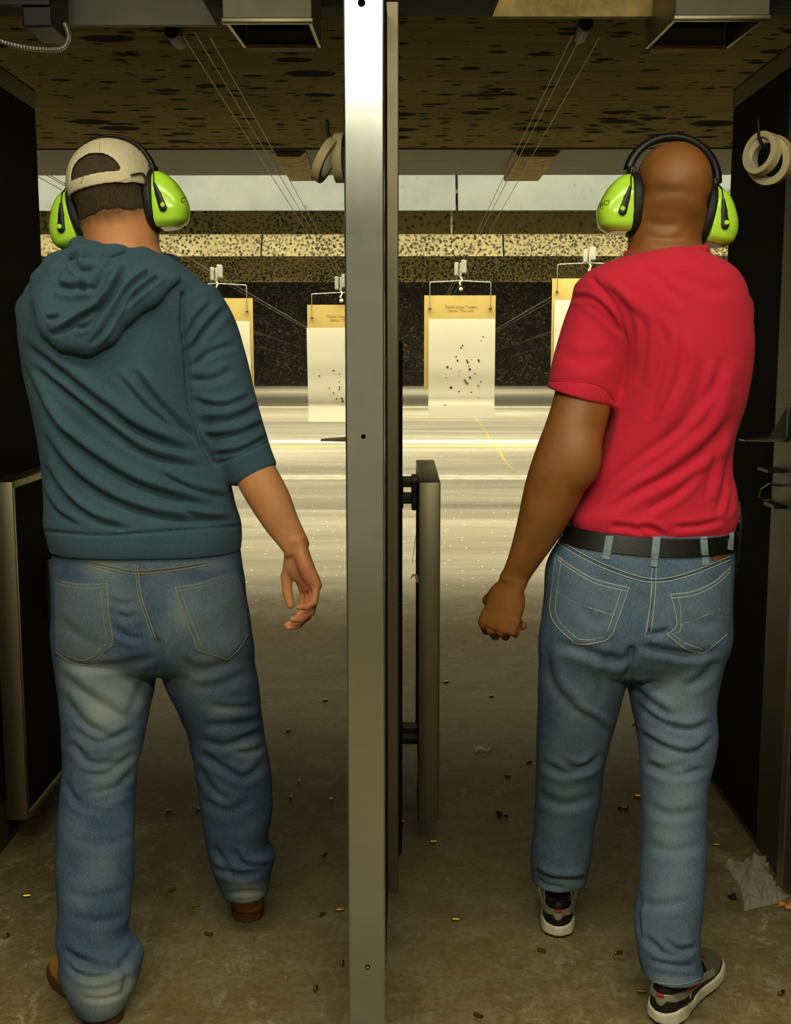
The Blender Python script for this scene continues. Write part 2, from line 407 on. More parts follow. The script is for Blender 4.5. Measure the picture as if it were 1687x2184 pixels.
# lane dividers
def divider(xc, label, shelf, nearpost):
    t = thing('lane_divider', label, 'lane divider', (xc, 3.0, 0))
    h = .035
    MB().box((xc - h + .004, 2.14, .0), (xc + h - .004, 2.82, 2.17)).build('near_panel', 'black_carpet', t)
    MB().box((xc - h, 2.86, .02), (xc + h, 3.63, 2.15)).build('carpet_panel', 'black_carpet', t)
    MB().box((xc - h - .023, 2.815, 0), (xc + h + .023, 2.86, 2.2), .003).build('end_post', 'worn_steel', t)
    for s in (-1, 1):
        MB().box((xc + s * h - .003, 2.862, 2.12), (xc + s * h + .003, 3.635, 2.175)).build('top_trim', 'worn_steel', t)
    for s in (-1, 1):
        MB().box((xc + s * h - .002, 2.862, .02), (xc + s * h + .002, 3.10, 2.118)).build('steel_cladding', 'dark_steel', t)
    MB().box((xc - h - .003, 2.862, 2.172), (xc + h + .003, 3.635, 2.178)).build('top_rail', 'worn_steel', t)
    MB().box((xc - h + .002, 2.87, .0), (xc + h - .002, 3.62, .02)).build('foot_rail', 'dark_steel', t)
    if nearpost:
        p = MB().box((xc - .0355, 2.09, 0), (xc + .0355, 2.14, 2.6), .003).build('steel_post', 'stainless', t)
        for px, py, r, mt in ((771, 6, .0068, 'black_metal'), (775, 931, .0042, 'black_metal'), (784, 2063, .0048, 'galvanised')):
            c = P(px, py, 2.09)
            MB().lathe([(-.0012, r), (-.0012, r * .6), (-.0022, 0)] if mt == 'galvanised' else [(-.0008, r), (-.0008, 0)], c, (0, 1, 0), 20).build('rivet' if mt == 'galvanised' else 'bolt_hole', mt, p)
    return t
dC = divider(-.0695, 'black carpeted lane divider with a bright steel post between the two men', True, True)
dL = divider(-1.158, 'black carpeted lane divider at the left edge beside the man in the hooded sweatshirt', True, False)
dR = divider(1.037, 'black carpeted lane divider at the right edge beside the man in red', False, False)
# carpet-wrapped lower board on the middle divider
MB().box((-.0345, 3.0, .02), (-.002, 3.24, 1.42), .008).build('carpet_board', 'black_carpet', dC)

# folding shelves hanging down on the lane side of a divider
def shelf(x0, label):
    x1 = x0 + .058; y0, y1, z0, z1 = 3.0, 3.63, .115, 1.05
    t = thing('folding_shelf', label, 'folding shelf', (x0, y0, z0), 'folding shelves')
    e = .02
    autosmooth(MB().box((x0, y0, z0), (x1, y0 + e, z1), .004).build('front_edge', 'worn_steel', t))
    MB().box((x0, y1 - e, z0), (x1, y1, z1), .004).build('back_edge', 'worn_steel', t)
    autosmooth(MB().box((x0, y0 + .004, z1 - e), (x1, y1 - .004, z1 + .001), .004).build('top_edge', 'worn_steel', t))
    MB().box((x0, y0 + .004, z0 - .001), (x1, y1 - .004, z0 + e), .004).build('bottom_edge', 'worn_steel', t)
    MB().box((x0 + .004, y0 + e, z0 + e), (x1 - .004, y1 - e, z1 - e)).build('carpet_panel', 'black_carpet', t)
    c = (x0 + x1) / 2
    MB().lathe([(0, .006), (.001, .006), (.0012, 0)], (c, y1 - .1, z1 + .001), (0, 0, 1), 16).build('bolt_hole', 'black_metal', t)
    br = MB().box((x0 - .052, 3.06, .985), (x0, 3.2, 1.0)).box((x0 - .052, 3.06, 1.03), (x0 - .004, 3.2, 1.045))
    br.hexa([(x0 - .075, 3.05, .96), (x0 - .04, 3.05, .975), (x0 - .04, 3.05, 1.03), (x0 - .075, 3.05, 1.05)], [(x0 - .075, 3.2, .96), (x0 - .04, 3.2, .975), (x0 - .04, 3.2, 1.03), (x0 - .075, 3.2, 1.05)])
    br.box((x0 - .018, 3.04, .97), (x0 - .001, 3.21, 1.05), .003)
    br.build('hinge_bracket', 'black_metal', t)
    return t
sC = shelf(.0405, 'folded steel-edged carpeted shelf hanging beside the central steel post')
sL = shelf(-1.088, 'folded steel-edged carpeted shelf at the left edge of the picture')
MB().box((-.03, 3.1, .33), (.04, 3.16, .345)).box((-.03, 3.1, .30), (.04, 3.16, .315)).build('lower_latch', 'black_metal', sC)
sb0, sb1 = P(58, 1185, 3.32), P(112, 1312, 3.32)
MB().box((-1.03, 3.24, sb1[2]), (-1.018, 3.42, sb0[2]), .004).build('support_bracket', 'black_metal', sL)
MB().tube([(.04, 3.02, .93), (.033, 3.02, .90), (.028, 3.02, .86), (.024, 3.02, .83)], .0007, 5).build('loose_thread', 'dark_scrap', sC)
MB().tube([(.040, 3.01, .78), (.034, 3.01, .80), (.026, 3.01, .80), (.02, 3.01, .79)], [.004, .004, .003, .001], 6).build('carpet_tuft', 'stained_wood', sC)

# steel ledges on the left face of a divider
def ledge(xf, label):
    t = thing('steel_ledge', label, 'ledge', (xf, 3.05, 1.14), 'ledges on the dividers')
    MB().hexa([(xf - .108, 3.0, 1.158), (xf - .002, 3.0, 1.156), (xf - .002, 3.09, 1.156), (xf - .108, 3.05, 1.158)],
              [(xf - .108, 3.0, 1.161), (xf - .002, 3.0, 1.166), (xf - .002, 3.09, 1.166), (xf - .108, 3.05, 1.161)]).build('plate', 'worn_steel', t)
    MB().hexa([(xf - .001, 3.0, 1.166), (xf - .045, 3.0, 1.164), (xf - .001, 3.0, 1.25), (xf - .001, 3.0, 1.25)],
              [(xf - .001, 3.004, 1.166), (xf - .045, 3.004, 1.164), (xf - .001, 3.004, 1.25), (xf - .001, 3.004, 1.25)]).build('gusset', 'dark_steel', t)
    return t
ledge(-.1082, 'thin steel ledge sticking out left of the central steel post')
ledge(.9982, 'thin steel ledge on the right divider beside the red shirt')
t = thing('door_latch', 'black latch bracket on the right divider below the steel ledge', 'latch', (.98, 3.05, 1.0))
MB().box((.975, 3.0, .98), (.9985, 3.09, .99)).build('lower_plate', 'black_metal', t)
MB().box((.955, 3.0, 1.075), (.9985, 3.09, 1.083)).build('upper_plate', 'black_metal', t)
MB().tube([(.9985, 3.02, 1.04), (.965, 3.02, 1.045), (.945, 3.02, 1.03), (.94, 3.02, 1.01), (.955, 3.02, 1.0), (.98, 3.02, 1.0)], .004, 8).build('hoop', 'dark_steel', t)

# overhead target-motor housings and beams
def housing(pxl, pxr, pyf, pyb, label):
    yf, yb = 2.72, 3.05
    l, r = P(pxl, pyf, yf)[0], P(pxr, pyf, yf)[0]; zf = P(pxl, pyf, yf)[2]; zb = P(pxl, pyb, yb)[2]
    t = thing('motor_housing', label, 'motor housing', ((l + r) / 2, 2.9, zb), 'target motor housings')
    MB().box((l, yf, zf), (r, yf + .012, 2.748)).build('front_plate', 'dark_steel', t)
    autosmooth(MB().box((l - .004, yf - .006, zf - .006), (r + .004, yf + .014, zf + .006), .003).build('front_lip', 'worn_steel', t))
    MB().box((l + .01, yb, zb), (r - .01, yb + .01, 2.748)).build('back_plate', 'baffle_plate', t)
    for x in (l + .005, r - .005):
        MB().hexa([(x - .004, yf + .012, zf), (x + .004, yf + .012, zf), (x + .004, yf + .012, 2.74), (x - .004, yf + .012, 2.74)],
                  [(x - .004, yb, zb), (x + .004, yb, zb), (x + .004, yb, 2.74), (x - .004, yb, 2.74)]).build('side_plate', 'worn_steel', t)
    MB().box((l + .012, yb - .03, zb - .008), (r - .012, yb + .012, zb), 0).build('wood_strip', 'wood_strip', t)
    MB().box((l + .02, yf + .05, zf + .06), (r - .02, yb - .02, 2.745)).build('motor_block', 'black_metal', t)
housing(476, 664, 44, 102, 'steel target-motor housing hanging over the man in the hooded sweatshirt')
housing(1440, 1640, 38, 104, 'dark target-motor housing hanging over the man in red')
def beam(pxl, pxr, py, sl, mat, label):
    y = 2.98
    a, b_ = P(pxl, py, y), P(pxr, py, y); c, d = P(pxl + sl[0], py - 60, y), P(pxr + sl[1], py - 60, y)
    t = MB().hexa([a, b_, d, c], [p + np.array([0, .02, 0]) for p in (a, b_, d, c)]).build('cross_beam', mat)
    tag(t, label, 'beam')
beam(70, 462, 53, (0, -34), 'baffle_plate', 'grey steel cross beam hanging at the upper left')
beam(1050, 1446, 35, (24, 0), 'stained_wood', 'stained brown cross beam hanging at the upper right')
t = thing('junction_box', 'black electrical box with a bent flexible conduit at the upper left', 'electrical box', tuple(P(60, 55, 2.75)))
a, b_ = P(48, 57, 2.75), P(109, 57, 2.75)
MB().box((a[0], 2.75, a[2]), (b_[0], 2.9, 2.74), .004).build('box', 'black_metal', t)
a2 = P(0, 22, 2.74)
MB().box((a2[0] - .1, 2.74, P(0, 10, 2.74)[2]), (b_[0], 2.76, 2.735)).build('mounting_plate', 'black_metal', t)
cp = [P(x, y, 2.73) for x, y in ((-40, 70), (-15, 82), (15, 93), (45, 100), (75, 104), (105, 106), (125, 105), (138, 99), (145, 88), (146, 74), (142, 60), (137, 50))]
fine = []
for i in range(len(cp) - 1):
    for s in range(9): fine.append(cp[i] + (cp[i + 1] - cp[i]) * s / 9)
fine.append(cp[-1])
MB().tube(fine, [.0062 if i % 2 else .0050 for i in range(len(fine))], 10).build('flexible_conduit', 'galvanised', t)

# cable pulleys
for (p0, p1, lab) in (((365, 66), (384, 92), 'black cable roller under the ceiling above the cap'), ((1251, 50), (1236, 80), 'black cable roller under the ceiling above the shaved head')):
    a = P(*p0, 3.32); b_ = P(*p1, 3.62)
    t = thing('cable_roller', lab, 'roller', tuple(b_), 'cable rollers')
    ax = (b_ - a); L_ = np.linalg.norm(ax)
    MB().lathe([(0, .004), (.004, .017), (.012, .020), (L_ - .012, .020), (L_ - .004, .017), (L_, .004)], a, ax, 20).build('roller', 'black_rubber', t, smooth=True)
    m_ = (a + b_) / 2
    MB().box((m_[0] - .012, m_[1] - .02, m_[2] + .012), (m_[0] + .012, m_[1] + .02, ZC)).build('bracket', 'black_metal', t)

# lane cables: they sag from the booth to the far end
LANES = [-3.73, -2.68, -1.62, -.56, .49, 1.62, 2.68, 3.73]
LN = ['the farthest left lane', 'the second lane from the left', 'the lane at the left edge', 'the lane of the man in the hooded sweatshirt', 'the lane of the man in red', 'the lane right of the man in red', 'the second lane from the right', 'the farthest right lane']
def cable_z(y): return 2.232 - .0265 * (y - 3.3)
for li, x in enumerate(LANES):
    t = thing('target_cables', 'thin sagging steel cables running down ' + LN[li], 'cables', (x, 3.3, cable_z(3.3)), 'lane cables')
    for dx, dz in ((-.035, 0), (-.005, .012), (.038, -.004)):
        MB().tube([(x + dx, y, cable_z(y) + dz - .02 * math.sin((y - 3.3) / 44 * math.pi)) for y in (3.25, 6, 10, 14, 20, 28, 38, 47.5)], .0017, 6).build('cable', 'cable', t)

# targets
def text_obj(body, size, loc, rot, mat, parent, shear=0.0, name='printed_text', align='CENTER', extrude=.0002):
    cu = bpy.data.curves.new('txt', 'FONT'); cu.body = body; cu.size = size; cu.align_x = align; cu.shear = shear; cu.extrude = extrude
    cu.space_line = .95
    tmp = bpy.data.objects.new('txt', cu); COL.objects.link(tmp); bpy.context.view_layer.update()
    me = bpy.data.meshes.new_from_object(tmp.evaluated_get(bpy.context.evaluated_depsgraph_get()))
    bpy.data.objects.remove(tmp); bpy.data.curves.remove(cu)
    me.name = name
    M = Matrix.Translation(Vector(loc)) @ rot
    if parent is not None: M = Matrix.Translation(-wloc(parent)) @ M
    me.transform(M); me.materials.clear(); me.materials.append(MATS[mat])
    o = bpy.data.objects.new(name, me); COL.objects.link(o); o.parent = parent; return o
YT = 10.0
FACE = Matrix.Rotation(math.pi / 2, 4, 'X')
def target(bx0, bx1, by0, by1, cpx, cpy, paper, holes, label, hlabel, Y=YT, bar=None, barw=None, txt=True, tilt=0.0):
    a = P(bx0, by0, Y); b_ = P(bx1, by1, Y)
    t = thing('target_board', label, 'target', ((a[0] + b_[0]) / 2, Y, b_[2]), 'hanging targets')
    MB().box((a[0], Y, b_[2]), (b_[0], Y + .006, a[2])).build('backing_board', 'cardboard', t)
    q0 = P(paper[0], paper[1], Y - .004); q1 = P(paper[2], paper[3], Y - .004)
    # slightly bowed paper sheet, with two creases
    NX, NZ = 10, 40; vs = []
    for j in range(NZ + 1):
        f_ = j / NZ; z = q0[2] + (q1[2] - q0[2]) * f_
        for i in range(NX + 1):
            g_ = i / NX
            y = Y - .004 - .010 * max(0, f_ - .2) * math.sin(f_ * 9 + bx0) ** 2 - .03 * max(0, f_ - .83) / .17 + .003 * math.exp(-((f_ - .82) / .018) ** 2)
            vs.append((q0[0] + (q1[0] - q0[0]) * g_ + .01 * (f_ - .5) * (1 if bx0 < 800 else 0), y, z))
    pp = MB().add(vs, [(j * (NX + 1) + i, j * (NX + 1) + i + 1, (j + 1) * (NX + 1) + i + 1, (j + 1) * (NX + 1) + i) for j in range(NZ) for i in range(NX)]).build('paper_sheet', 'paper', t, smooth=True)
    if holes:
        H = MB()
        for hx, hy, hr in holes:
            c = P(hx, hy, Y - .03); 
            f_ = min(1, max(0, (c[2] - q0[2]) / (q1[2] - q0[2])))
            y = Y - .006 - .010 * max(0, f_ - .2) * math.sin(f_ * 9 + bx0) ** 2 - .03 * max(0, f_ - .83) / .17 + .003 * math.exp(-((f_ - .82) / .018) ** 2)
            an = [random.uniform(.6, 1.2) for _ in range(7)]
            rr = hr * Y / FPX
            H.add([(c[0] + rr * an[i] * math.cos(i * .897), y, c[2] + rr * an[i] * math.sin(i * .897)) for i in range(7)], [tuple(range(7))])
        h_ = H.build('bullet_holes', 'paper_hole', pp); tag(h_, kind='stuff')
    if txt:
        mx = (a[0] + b_[0]) / 2 + .01; z = P(980, by0 + 27, Y)[2]
        text_obj('Please Keep Targets\nBelow This Line', .034, (mx, Y - .001, z), FACE, 'print_ink', t)
    # carrier and bar
    c = P(cpx, cpy, Y)
    h = thing('target_hanger', hlabel, 'hanger', (c[0], Y, c[2] - .1), 'target hangers')
    bw = barw or .52; z0 = P(cpx, bar, Y)[2]; zl = a[2] - .11
    x0, x1 = c[0] - bw / 2, c[0] + bw / 2
    MB().tube([(x0, Y - .012, zl), (x0, Y - .014, z0 - .012), (x0 + .004, Y - .014, z0 - .003), (x0 + .016, Y - .014, z0), (c[0], Y - .014, z0 + .012), (x1 - .016, Y - .014, z0), (x1 - .004, Y - .014, z0 - .003), (x1, Y - .014, z0 - .012), (x1, Y - .012, zl)], .0042, 8).build('wire_frame', 'galvanised', h, smooth=True)
    for x in (x0, x1):
        MB().lathe([(-.008, .011), (.0, .014), (.008, .008)], (x, Y - .012, zl), (0, 0, 1), 12).build('clip', 'dark_steel', h)
    for dx, dz, s in ((-.035, 0, .022), (.028, .02, .03), (.0, -.005, .012)):
        MB().box((c[0] + dx - s * .75, Y - .03, c[2] + dz - .055), (c[0] + dx + s * .75, Y + .03, c[2] + dz + .055), .006).build('carrier_block', 'clear_plastic', h)
    MB().tube([(c[0] - .01, Y - .015, c[2] - .05), (c[0] + .012, Y - .02, c[2] - .085), (c[0] - .008, Y - .02, c[2] - .12), (c[0] + .004, Y - .02, z0 - .03)], .007, 8).build('clip_wire', 'pale_cord', h, smooth=True)
    MB().lathe([(0, .002), (.006, .014), (.018, .017), (.03, .012), (.034, .002)], (c[0] + .004, Y - .02, z0 - .075), (0, 0, 1), 14).build('knot', 'pale_cord', h, smooth=True)
simple('pale_cord', (226, 222, 200), .6)
m, nt, b = nmat('clear_plastic')
b.inputs['Base Color'].default_value = (.75, .76, .72, 1); b.inputs['Roughness'].default_value = .12
b.inputs['Transmission Weight'].default_value = .55; b.inputs['IOR'].default_value = 1.2
HC = [(1031, 718, 1.6), (1026, 727, 1.6), (987, 737, 2), (984, 741, 1.5), (973, 761, 1.6), (976, 769, 2.4), (983, 741, 1.4), (996, 768, 1.8), (998, 772, 2.4), (1006, 767, 1.4), (1021, 768, 2.6), (1022, 772, 1.6), (954, 783, 2.8), (962, 786, 1.4), (1000, 781, 1.4), (1002, 788, 2.8), (980, 793, 1.4), (1014, 797, 1.8), (1003, 805, 2.4), (979, 802, 1.2), (991, 811, 2.2), (994, 815, 2.2), (997, 818, 2.0), (952, 806, 1.4), (1026, 814, 1.6), (1020, 823, 2.0), (962, 827, 2.8), (979, 835, 1.6), (1006, 837, 1.6), (1021, 849, 1.2), (949, 864, 1.8)]
HL = [(711, 791, 2), (724, 798, 1.6), (681, 802, 1.8), (723, 815, 1.6), (702, 828, 1.6), (724, 826, 2), (723, 831, 1.6), (711, 838, 1.6), (718, 851, 1.8), (729, 850, 2.6), (731, 856, 2.6)]
target(905, 1055, 630, 829, 982, 574, (914, 680, 1054, 891), HC, 'buff target board with long white paper full of holes, right of the steel post', 'wire target hanger holding the holed target right of the steel post', bar=602)
target(655, 803, 650, 850, 727, 604, (655, 699, 800, 899), HL, 'buff target board half hidden behind the steel post on its left', 'wire target hanger half hidden left of the steel post', bar=627, barw=.50)
target(392, 542, 636, 830, 462, 584, (400, 685, 536, 850), None, 'buff target board partly hidden by the sweatshirt sleeve', 'wire target hanger above the sweatshirt sleeve', bar=608, txt=False, barw=.51)
target(1178, 1325, 594, 790, 1257, 546, (1183, 640, 1320, 830), None, 'buff target board partly hidden by the red shirt shoulder', 'wire target hanger beside the red shirt shoulder', bar=564, txt=False, barw=.54)

# rolls of masking tape on hooks
def tape(center, axis, R_, r_, wd, label, grp='masking tape rolls'):
    t = thing('tape_roll', label, 'tape roll', tuple(center), grp)
    h = wd / 2
    MB().lathe([(-h, r_), (-h, R_ - .001), (-h + .001, R_), (h - .001, R_), (h, R_ - .001), (h, r_), (-h, r_)], center, axis, 48).build('tape', 'masking_tape', t)
    MB().lathe([(-h + .0005, r_ - .003), (-h + .0005, r_ + .0002), (h - .0005, r_ + .0002), (h - .0005, r_ - .003), (-h + .0005, r_ - .003)], center, axis, 48).build('cardboard_core', 'tape_core', t)
    for c in t.children: autosmooth(c)
    return t
YH = 2.95
tape(P(1625, 327, YH), (-.86, -.5, .12), .052, .041, .026, 'upper masking tape roll on the right-hand hook')
tape(P(1642, 341, YH + .01), (-.72, -.66, -.18), .060, .045, .028, 'lower masking tape roll on the right-hand hook')
tape(P(726, 337, YH), (1, -.12, .0), .060, .045, .024, 'upright masking tape roll beside the central steel post')
tape(P(694, 342, YH - .03), (.88, -.12, -.46), .056, .042, .022, 'tilted masking tape roll hanging left of the central steel post')
def hook(pts, xf, label):
    t = thing('wall_hook', label, 'hook', tuple(P(*pts[-1], YH)), 'tape hooks')
    p = [P(x, y, YH) for x, y in pts]
    fine = []
    for i in range(len(p) - 1):
        for s in range(5): fine.append(p[i] + (p[i + 1] - p[i]) * s / 5)
    fine.append(p[-1]); fine.append(np.array([xf, YH, p[-1][2]]))
    MB().tube(fine, .0042, 10).build('rod', 'black_metal', t, smooth=True)
    z = p[-1][2]
    MB().box((xf - .006, YH - .04, z - .02), (xf + .0, YH + .03, z + .03), .002).build('plate', 'black_metal', t)
hook([(1617, 254), (1618, 275), (1619, 292), (1623, 304), (1631, 312), (1643, 316)], 1.001, 'black rod hook on the right divider carrying tape rolls')
hook([(698, 256), (699, 275), (702, 292), (707, 303), (716, 309)], -.1055, 'black rod hook left of the central post carrying tape rolls')
# ------------------------------------------------------------------ smooth implicit surfaces
def smin(a, b_, k):
    if k <= 1e-6: return np.minimum(a, b_)
    h = np.maximum(k - np.abs(a - b_), 0) / k
    return np.minimum(a, b_) - h * h * k * .25
class Field:
    def __init__(s, lo, hi, h):
        s.lo = np.array(lo, np.float32); s.h = h
        s.n = np.ceil((np.array(hi) - np.array(lo)) / h).astype(int) + 1
        s.a = np.full(s.n, .5, np.float32)
    def grid(s, lo=None, hi=None):
        if lo is None: i0 = np.zeros(3, int); i1 = s.n.copy()
        else:
            i0 = np.clip(np.floor((np.array(lo) - s.lo) / s.h).astype(int), 0, s.n); i1 = np.clip(np.ceil((np.array(hi) - s.lo) / s.h).astype(int) + 1, 0, s.n)
        sl = tuple(slice(a, b_) for a, b_ in zip(i0, i1))
        ax = [(s.lo[i] + s.h * np.arange(i0[i], i1[i])).astype(np.float32) for i in range(3)]
        return sl, ax[0][:, None, None], ax[1][None, :, None], ax[2][None, None, :]
    def union(s, fn, lo, hi, k=.01, pad=None):
        p = pad if pad is not None else k + 4 * s.h
        sl, X, Y, Z = s.grid(np.array(lo) - p, np.array(hi) + p)
        if 0 in s.a[sl].shape: return
        s.a[sl] = smin(s.a[sl], fn(X, Y, Z).astype(np.float32), k)
    def cut(s, fn, k=.003, lo=None, hi=None):
        sl, X, Y, Z = s.grid(lo, hi)
        if 0 in s.a[sl].shape: return
        s.a[sl] = -smin(-s.a[sl], -fn(X, Y, Z).astype(np.float32) + np.zeros_like(s.a[sl]), k)
    # primitives
    def cone(s, p0, p1, r0, r1, k=.01):
        p0 = np.array(p0, np.float32); p1 = np.array(p1, np.float32); d = p1 - p0; L2 = float(d @ d) + 1e-12; R_ = max(r0, r1)
        def fn(X, Y, Z):
            x, y, z = X - p0[0], Y - p0[1], Z - p0[2]
            t = np.clip((x * d[0] + y * d[1] + z * d[2]) / L2, 0, 1)
            return np.sqrt((x - t * d[0]) ** 2 + (y - t * d[1]) ** 2 + (z - t * d[2]) ** 2) - (r0 + (r1 - r0) * t)
        s.union(fn, np.minimum(p0, p1) - R_, np.maximum(p0, p1) + R_, k)
    def chain(s, pts, rs, k=.004, k0=.01):
        for i in range(len(pts) - 1): s.cone(pts[i], pts[i + 1], rs[i], rs[i + 1], k0 if i == 0 else k)
    def ell(s, c, r, M=None, k=.01, cut=False):
        c = np.array(c, np.float32); r = np.array(r, np.float32); M = np.eye(3) if M is None else np.array(M)
        def fn(X, Y, Z):
            x, y, z = X - c[0], Y - c[1], Z - c[2]
            q = [M[0][i] * x + M[1][i] * y + M[2][i] * z for i in range(3)]
            k0 = np.sqrt((q[0] / r[0]) ** 2 + (q[1] / r[1]) ** 2 + (q[2] / r[2]) ** 2)
            k1 = np.sqrt((q[0] / r[0] ** 2) ** 2 + (q[1] / r[1] ** 2) ** 2 + (q[2] / r[2] ** 2) ** 2) + 1e-9
            return k0 * (k0 - 1) / k1
        R_ = float(max(r))
        if cut: s.cut(lambda X, Y, Z: -fn(X, Y, Z), k, c - R_ - .02, c + R_ + .02)
        else: s.union(fn, c - R_, c + R_, k)
    def limb(s, stations, k=.004, k0=.02, sub=4):     # (point, half width, half depth, wide axis) smoothly interpolated
        pts = np.array([q[0] for q in stations]); a = np.array([q[1] for q in stations]); b_ = np.array([q[2] for q in stations])
        u = np.array([q[3] for q in stations], float)
        t = np.arange(len(pts)); tt = np.linspace(0, len(pts) - 1, (len(pts) - 1) * sub + 1)
        pts = np.stack([herm(t, pts[:, i], tt) for i in range(3)], 1); a = herm(t, a, tt); b_ = herm(t, b_, tt); u = np.stack([np.interp(tt, t, u[:, i]) for i in range(3)], 1)
        p = float(max(a.max(), b_.max())) + k0 + 4 * s.h
        sl, X, Y, Z = s.grid(pts.min(0) - p, pts.max(0) + p)
        old = s.a[sl].copy(); s.a[sl] = .5
        for i in range(len(pts) - 1): s.econe(pts[i], pts[i + 1], a[i], b_[i], a[i + 1], b_[i + 1], u[i], 0, k0)
        s.a[sl] = smin(old, s.a[sl], k0)
    def econe(s, p0, p1, a0, b0, a1, b1, u, k, pad=0):
        d = p1 - p0; L_ = np.linalg.norm(d) + 1e-9; d = d / L_; u = u - d * (u @ d); u /= np.linalg.norm(u); v = np.cross(d, u)
        R_ = max(a0, b0, a1, b1)
        def fn(X, Y, Z):
            x, y, z = X - p0[0], Y - p0[1], Z - p0[2]
            t = (x * d[0] + y * d[1] + z * d[2]) / L_; tc = np.clip(t, 0, 1)
            A = a0 + (a1 - a0) * tc; B = b0 + (b1 - b0) * tc
            p = (x * u[0] + y * u[1] + z * u[2]) / A; q = (x * v[0] + y * v[1] + z * v[2]) / B
            e = (t - tc) * L_ / (.45 * np.minimum(A, B))
            k0_ = np.sqrt(p * p + q * q + e * e)
            return (k0_ - 1) * np.minimum(A, B)
        s.union(fn, np.minimum(p0, p1) - R_, np.maximum(p0, p1) + R_, k, pad + 4 * s.h)
    def vloft(s, rows, n=2.3, k=.02, phi=0.0, cap=.01, infl=0.0):   # stack of horizontal super-ellipses: (z, cx, cy, a, b_back, b_front)
        R_ = np.array(sorted(rows)); z = R_[:, 0]; c, sn = math.cos(phi), math.sin(phi)
        z0, z1 = z[0], z[-1]
        am = R_[:, 3].max() + infl; bm_ = R_[:, 4:].max() + infl; m_ = max(am, bm_)
        lo = (R_[:, 1].min() - m_, R_[:, 2].min() - m_, z0); hi = (R_[:, 1].max() + m_, R_[:, 2].max() + m_, z1)
        def fn(X, Y, Z):
            zz = np.clip(Z.ravel(), z0, z1)
            v = [herm(z, R_[:, i], zz)[None, None, :].astype(np.float32) for i in range(1, 6)]
            dx, dy = X - v[0], Y - v[1]
            x = dx * c + dy * sn; y = -dx * sn + dy * c
            A = v[2] + infl; B = np.where(y < 0, v[3] + infl, v[4] + infl)
            q = (np.abs(x / A) ** n + np.abs(y / B) ** n) ** (1 / n)
            d = (q - 1) * np.minimum(A, B)
            e = np.maximum(Z - z1, z0 - Z)
            return np.where(e > 0, np.sqrt(np.maximum(d, 0) ** 2 + (e * 1.0) ** 2) + np.minimum(d, 0) * 0 , d) if cap else np.maximum(d, e)
        s.union(fn, lo, hi, k)
    def mesh(s, smooth=2):
        a = s.a; ins = a < 0
        c = [ins[i:ins.shape[0] - 1 + i, j:ins.shape[1] - 1 + j, k_:ins.shape[2] - 1 + k_] for i in (0, 1) for j in (0, 1) for k_ in (0, 1)]
        an = c[0].copy(); al = c[0].copy()
        for q in c[1:]: an |= q; al &= q
        act = an & ~al; del an, al, c
        idx = np.argwhere(act); N = len(idx)
        vid = np.full(act.shape, -1, np.int32); vid[act] = np.arange(N); del act
        off = np.array([(i, j, k_) for i in (0, 1) for j in (0, 1) for k_ in (0, 1)])
        val = np.stack([a[idx[:, 0] + o[0], idx[:, 1] + o[1], idx[:, 2] + o[2]] for o in off], 1)
        acc = np.zeros((N, 3), np.float32); cnt = np.zeros(N, np.float32)
        for e0 in range(8):
            for e1 in range(e0 + 1, 8):
                if np.abs(off[e0] - off[e1]).sum() != 1: continue
                v0, v1 = val[:, e0], val[:, e1]; m = (v0 < 0) != (v1 < 0)
                t = np.where(m, v0 / (v0 - v1 + 1e-20), 0)
                acc += m[:, None] * (off[e0] + t[:, None] * (off[e1] - off[e0])); cnt += m
        co = s.lo + s.h * (idx + acc / cnt[:, None])
        F = []
        for ax in range(3):
            o1, o2 = [(1, 2), (2, 0), (0, 1)][ax]
            sh = [slice(None)] * 3; sh2 = [slice(None)] * 3; sh[ax] = slice(0, -1); sh2[ax] = slice(1, None)
            m = ins[tuple(sh)] != ins[tuple(sh2)]
            e = np.argwhere(m)
            e = e[(e[:, o1] > 0) & (e[:, o2] > 0) & (e[:, o1] < ins.shape[o1] - 1) & (e[:, o2] < ins.shape[o2] - 1)]
            flip = ins[tuple(e.T)]
            d1 = np.zeros(3, int); d1[o1] = 1; d2 = np.zeros(3, int); d2[o2] = 1
            q = np.stack([vid[tuple((e - d1 - d2).T)], vid[tuple((e - d2).T)], vid[tuple(e.T)], vid[tuple((e - d1).T)]], 1)
            q[~flip] = q[~flip][:, ::-1]; F.append(q)
        F = np.concatenate(F)
        co = co.astype(np.float64)
        for i in range(smooth): co = lap(co, F, .5); 
        return co, F
def herm(x, y, xi):                                   # smooth monotone-ish cubic through points
    x = np.asarray(x, float); y = np.asarray(y, float); xi = np.asarray(xi, float)
    h = np.diff(x); dl = np.diff(y) / h
    m = np.zeros_like(y); m[0] = dl[0]; m[-1] = dl[-1]
    m[1:-1] = (dl[:-1] * h[1:] + dl[1:] * h[:-1]) / (h[:-1] + h[1:])
    i = np.clip(np.searchsorted(x, xi, side='right') - 1, 0, len(x) - 2)
    t = (xi - x[i]) / h[i]
    return (2 * t ** 3 - 3 * t ** 2 + 1) * y[i] + (t ** 3 - 2 * t ** 2 + t) * h[i] * m[i] + (-2 * t ** 3 + 3 * t ** 2) * y[i + 1] + (t ** 3 - t ** 2) * h[i] * m[i + 1]
def lap(co, F, w):
    n = len(co); a = F.ravel(); b_ = np.roll(F, -1, 1).ravel()
    i = np.concatenate([a, b_]); j = np.concatenate([b_, a])
    cnt = np.maximum(np.bincount(i, minlength=n), 1)
    s = np.stack([np.bincount(i, weights=co[j, q], minlength=n) for q in range(3)], 1) / cnt[:, None]
    return co + w * (s - co)
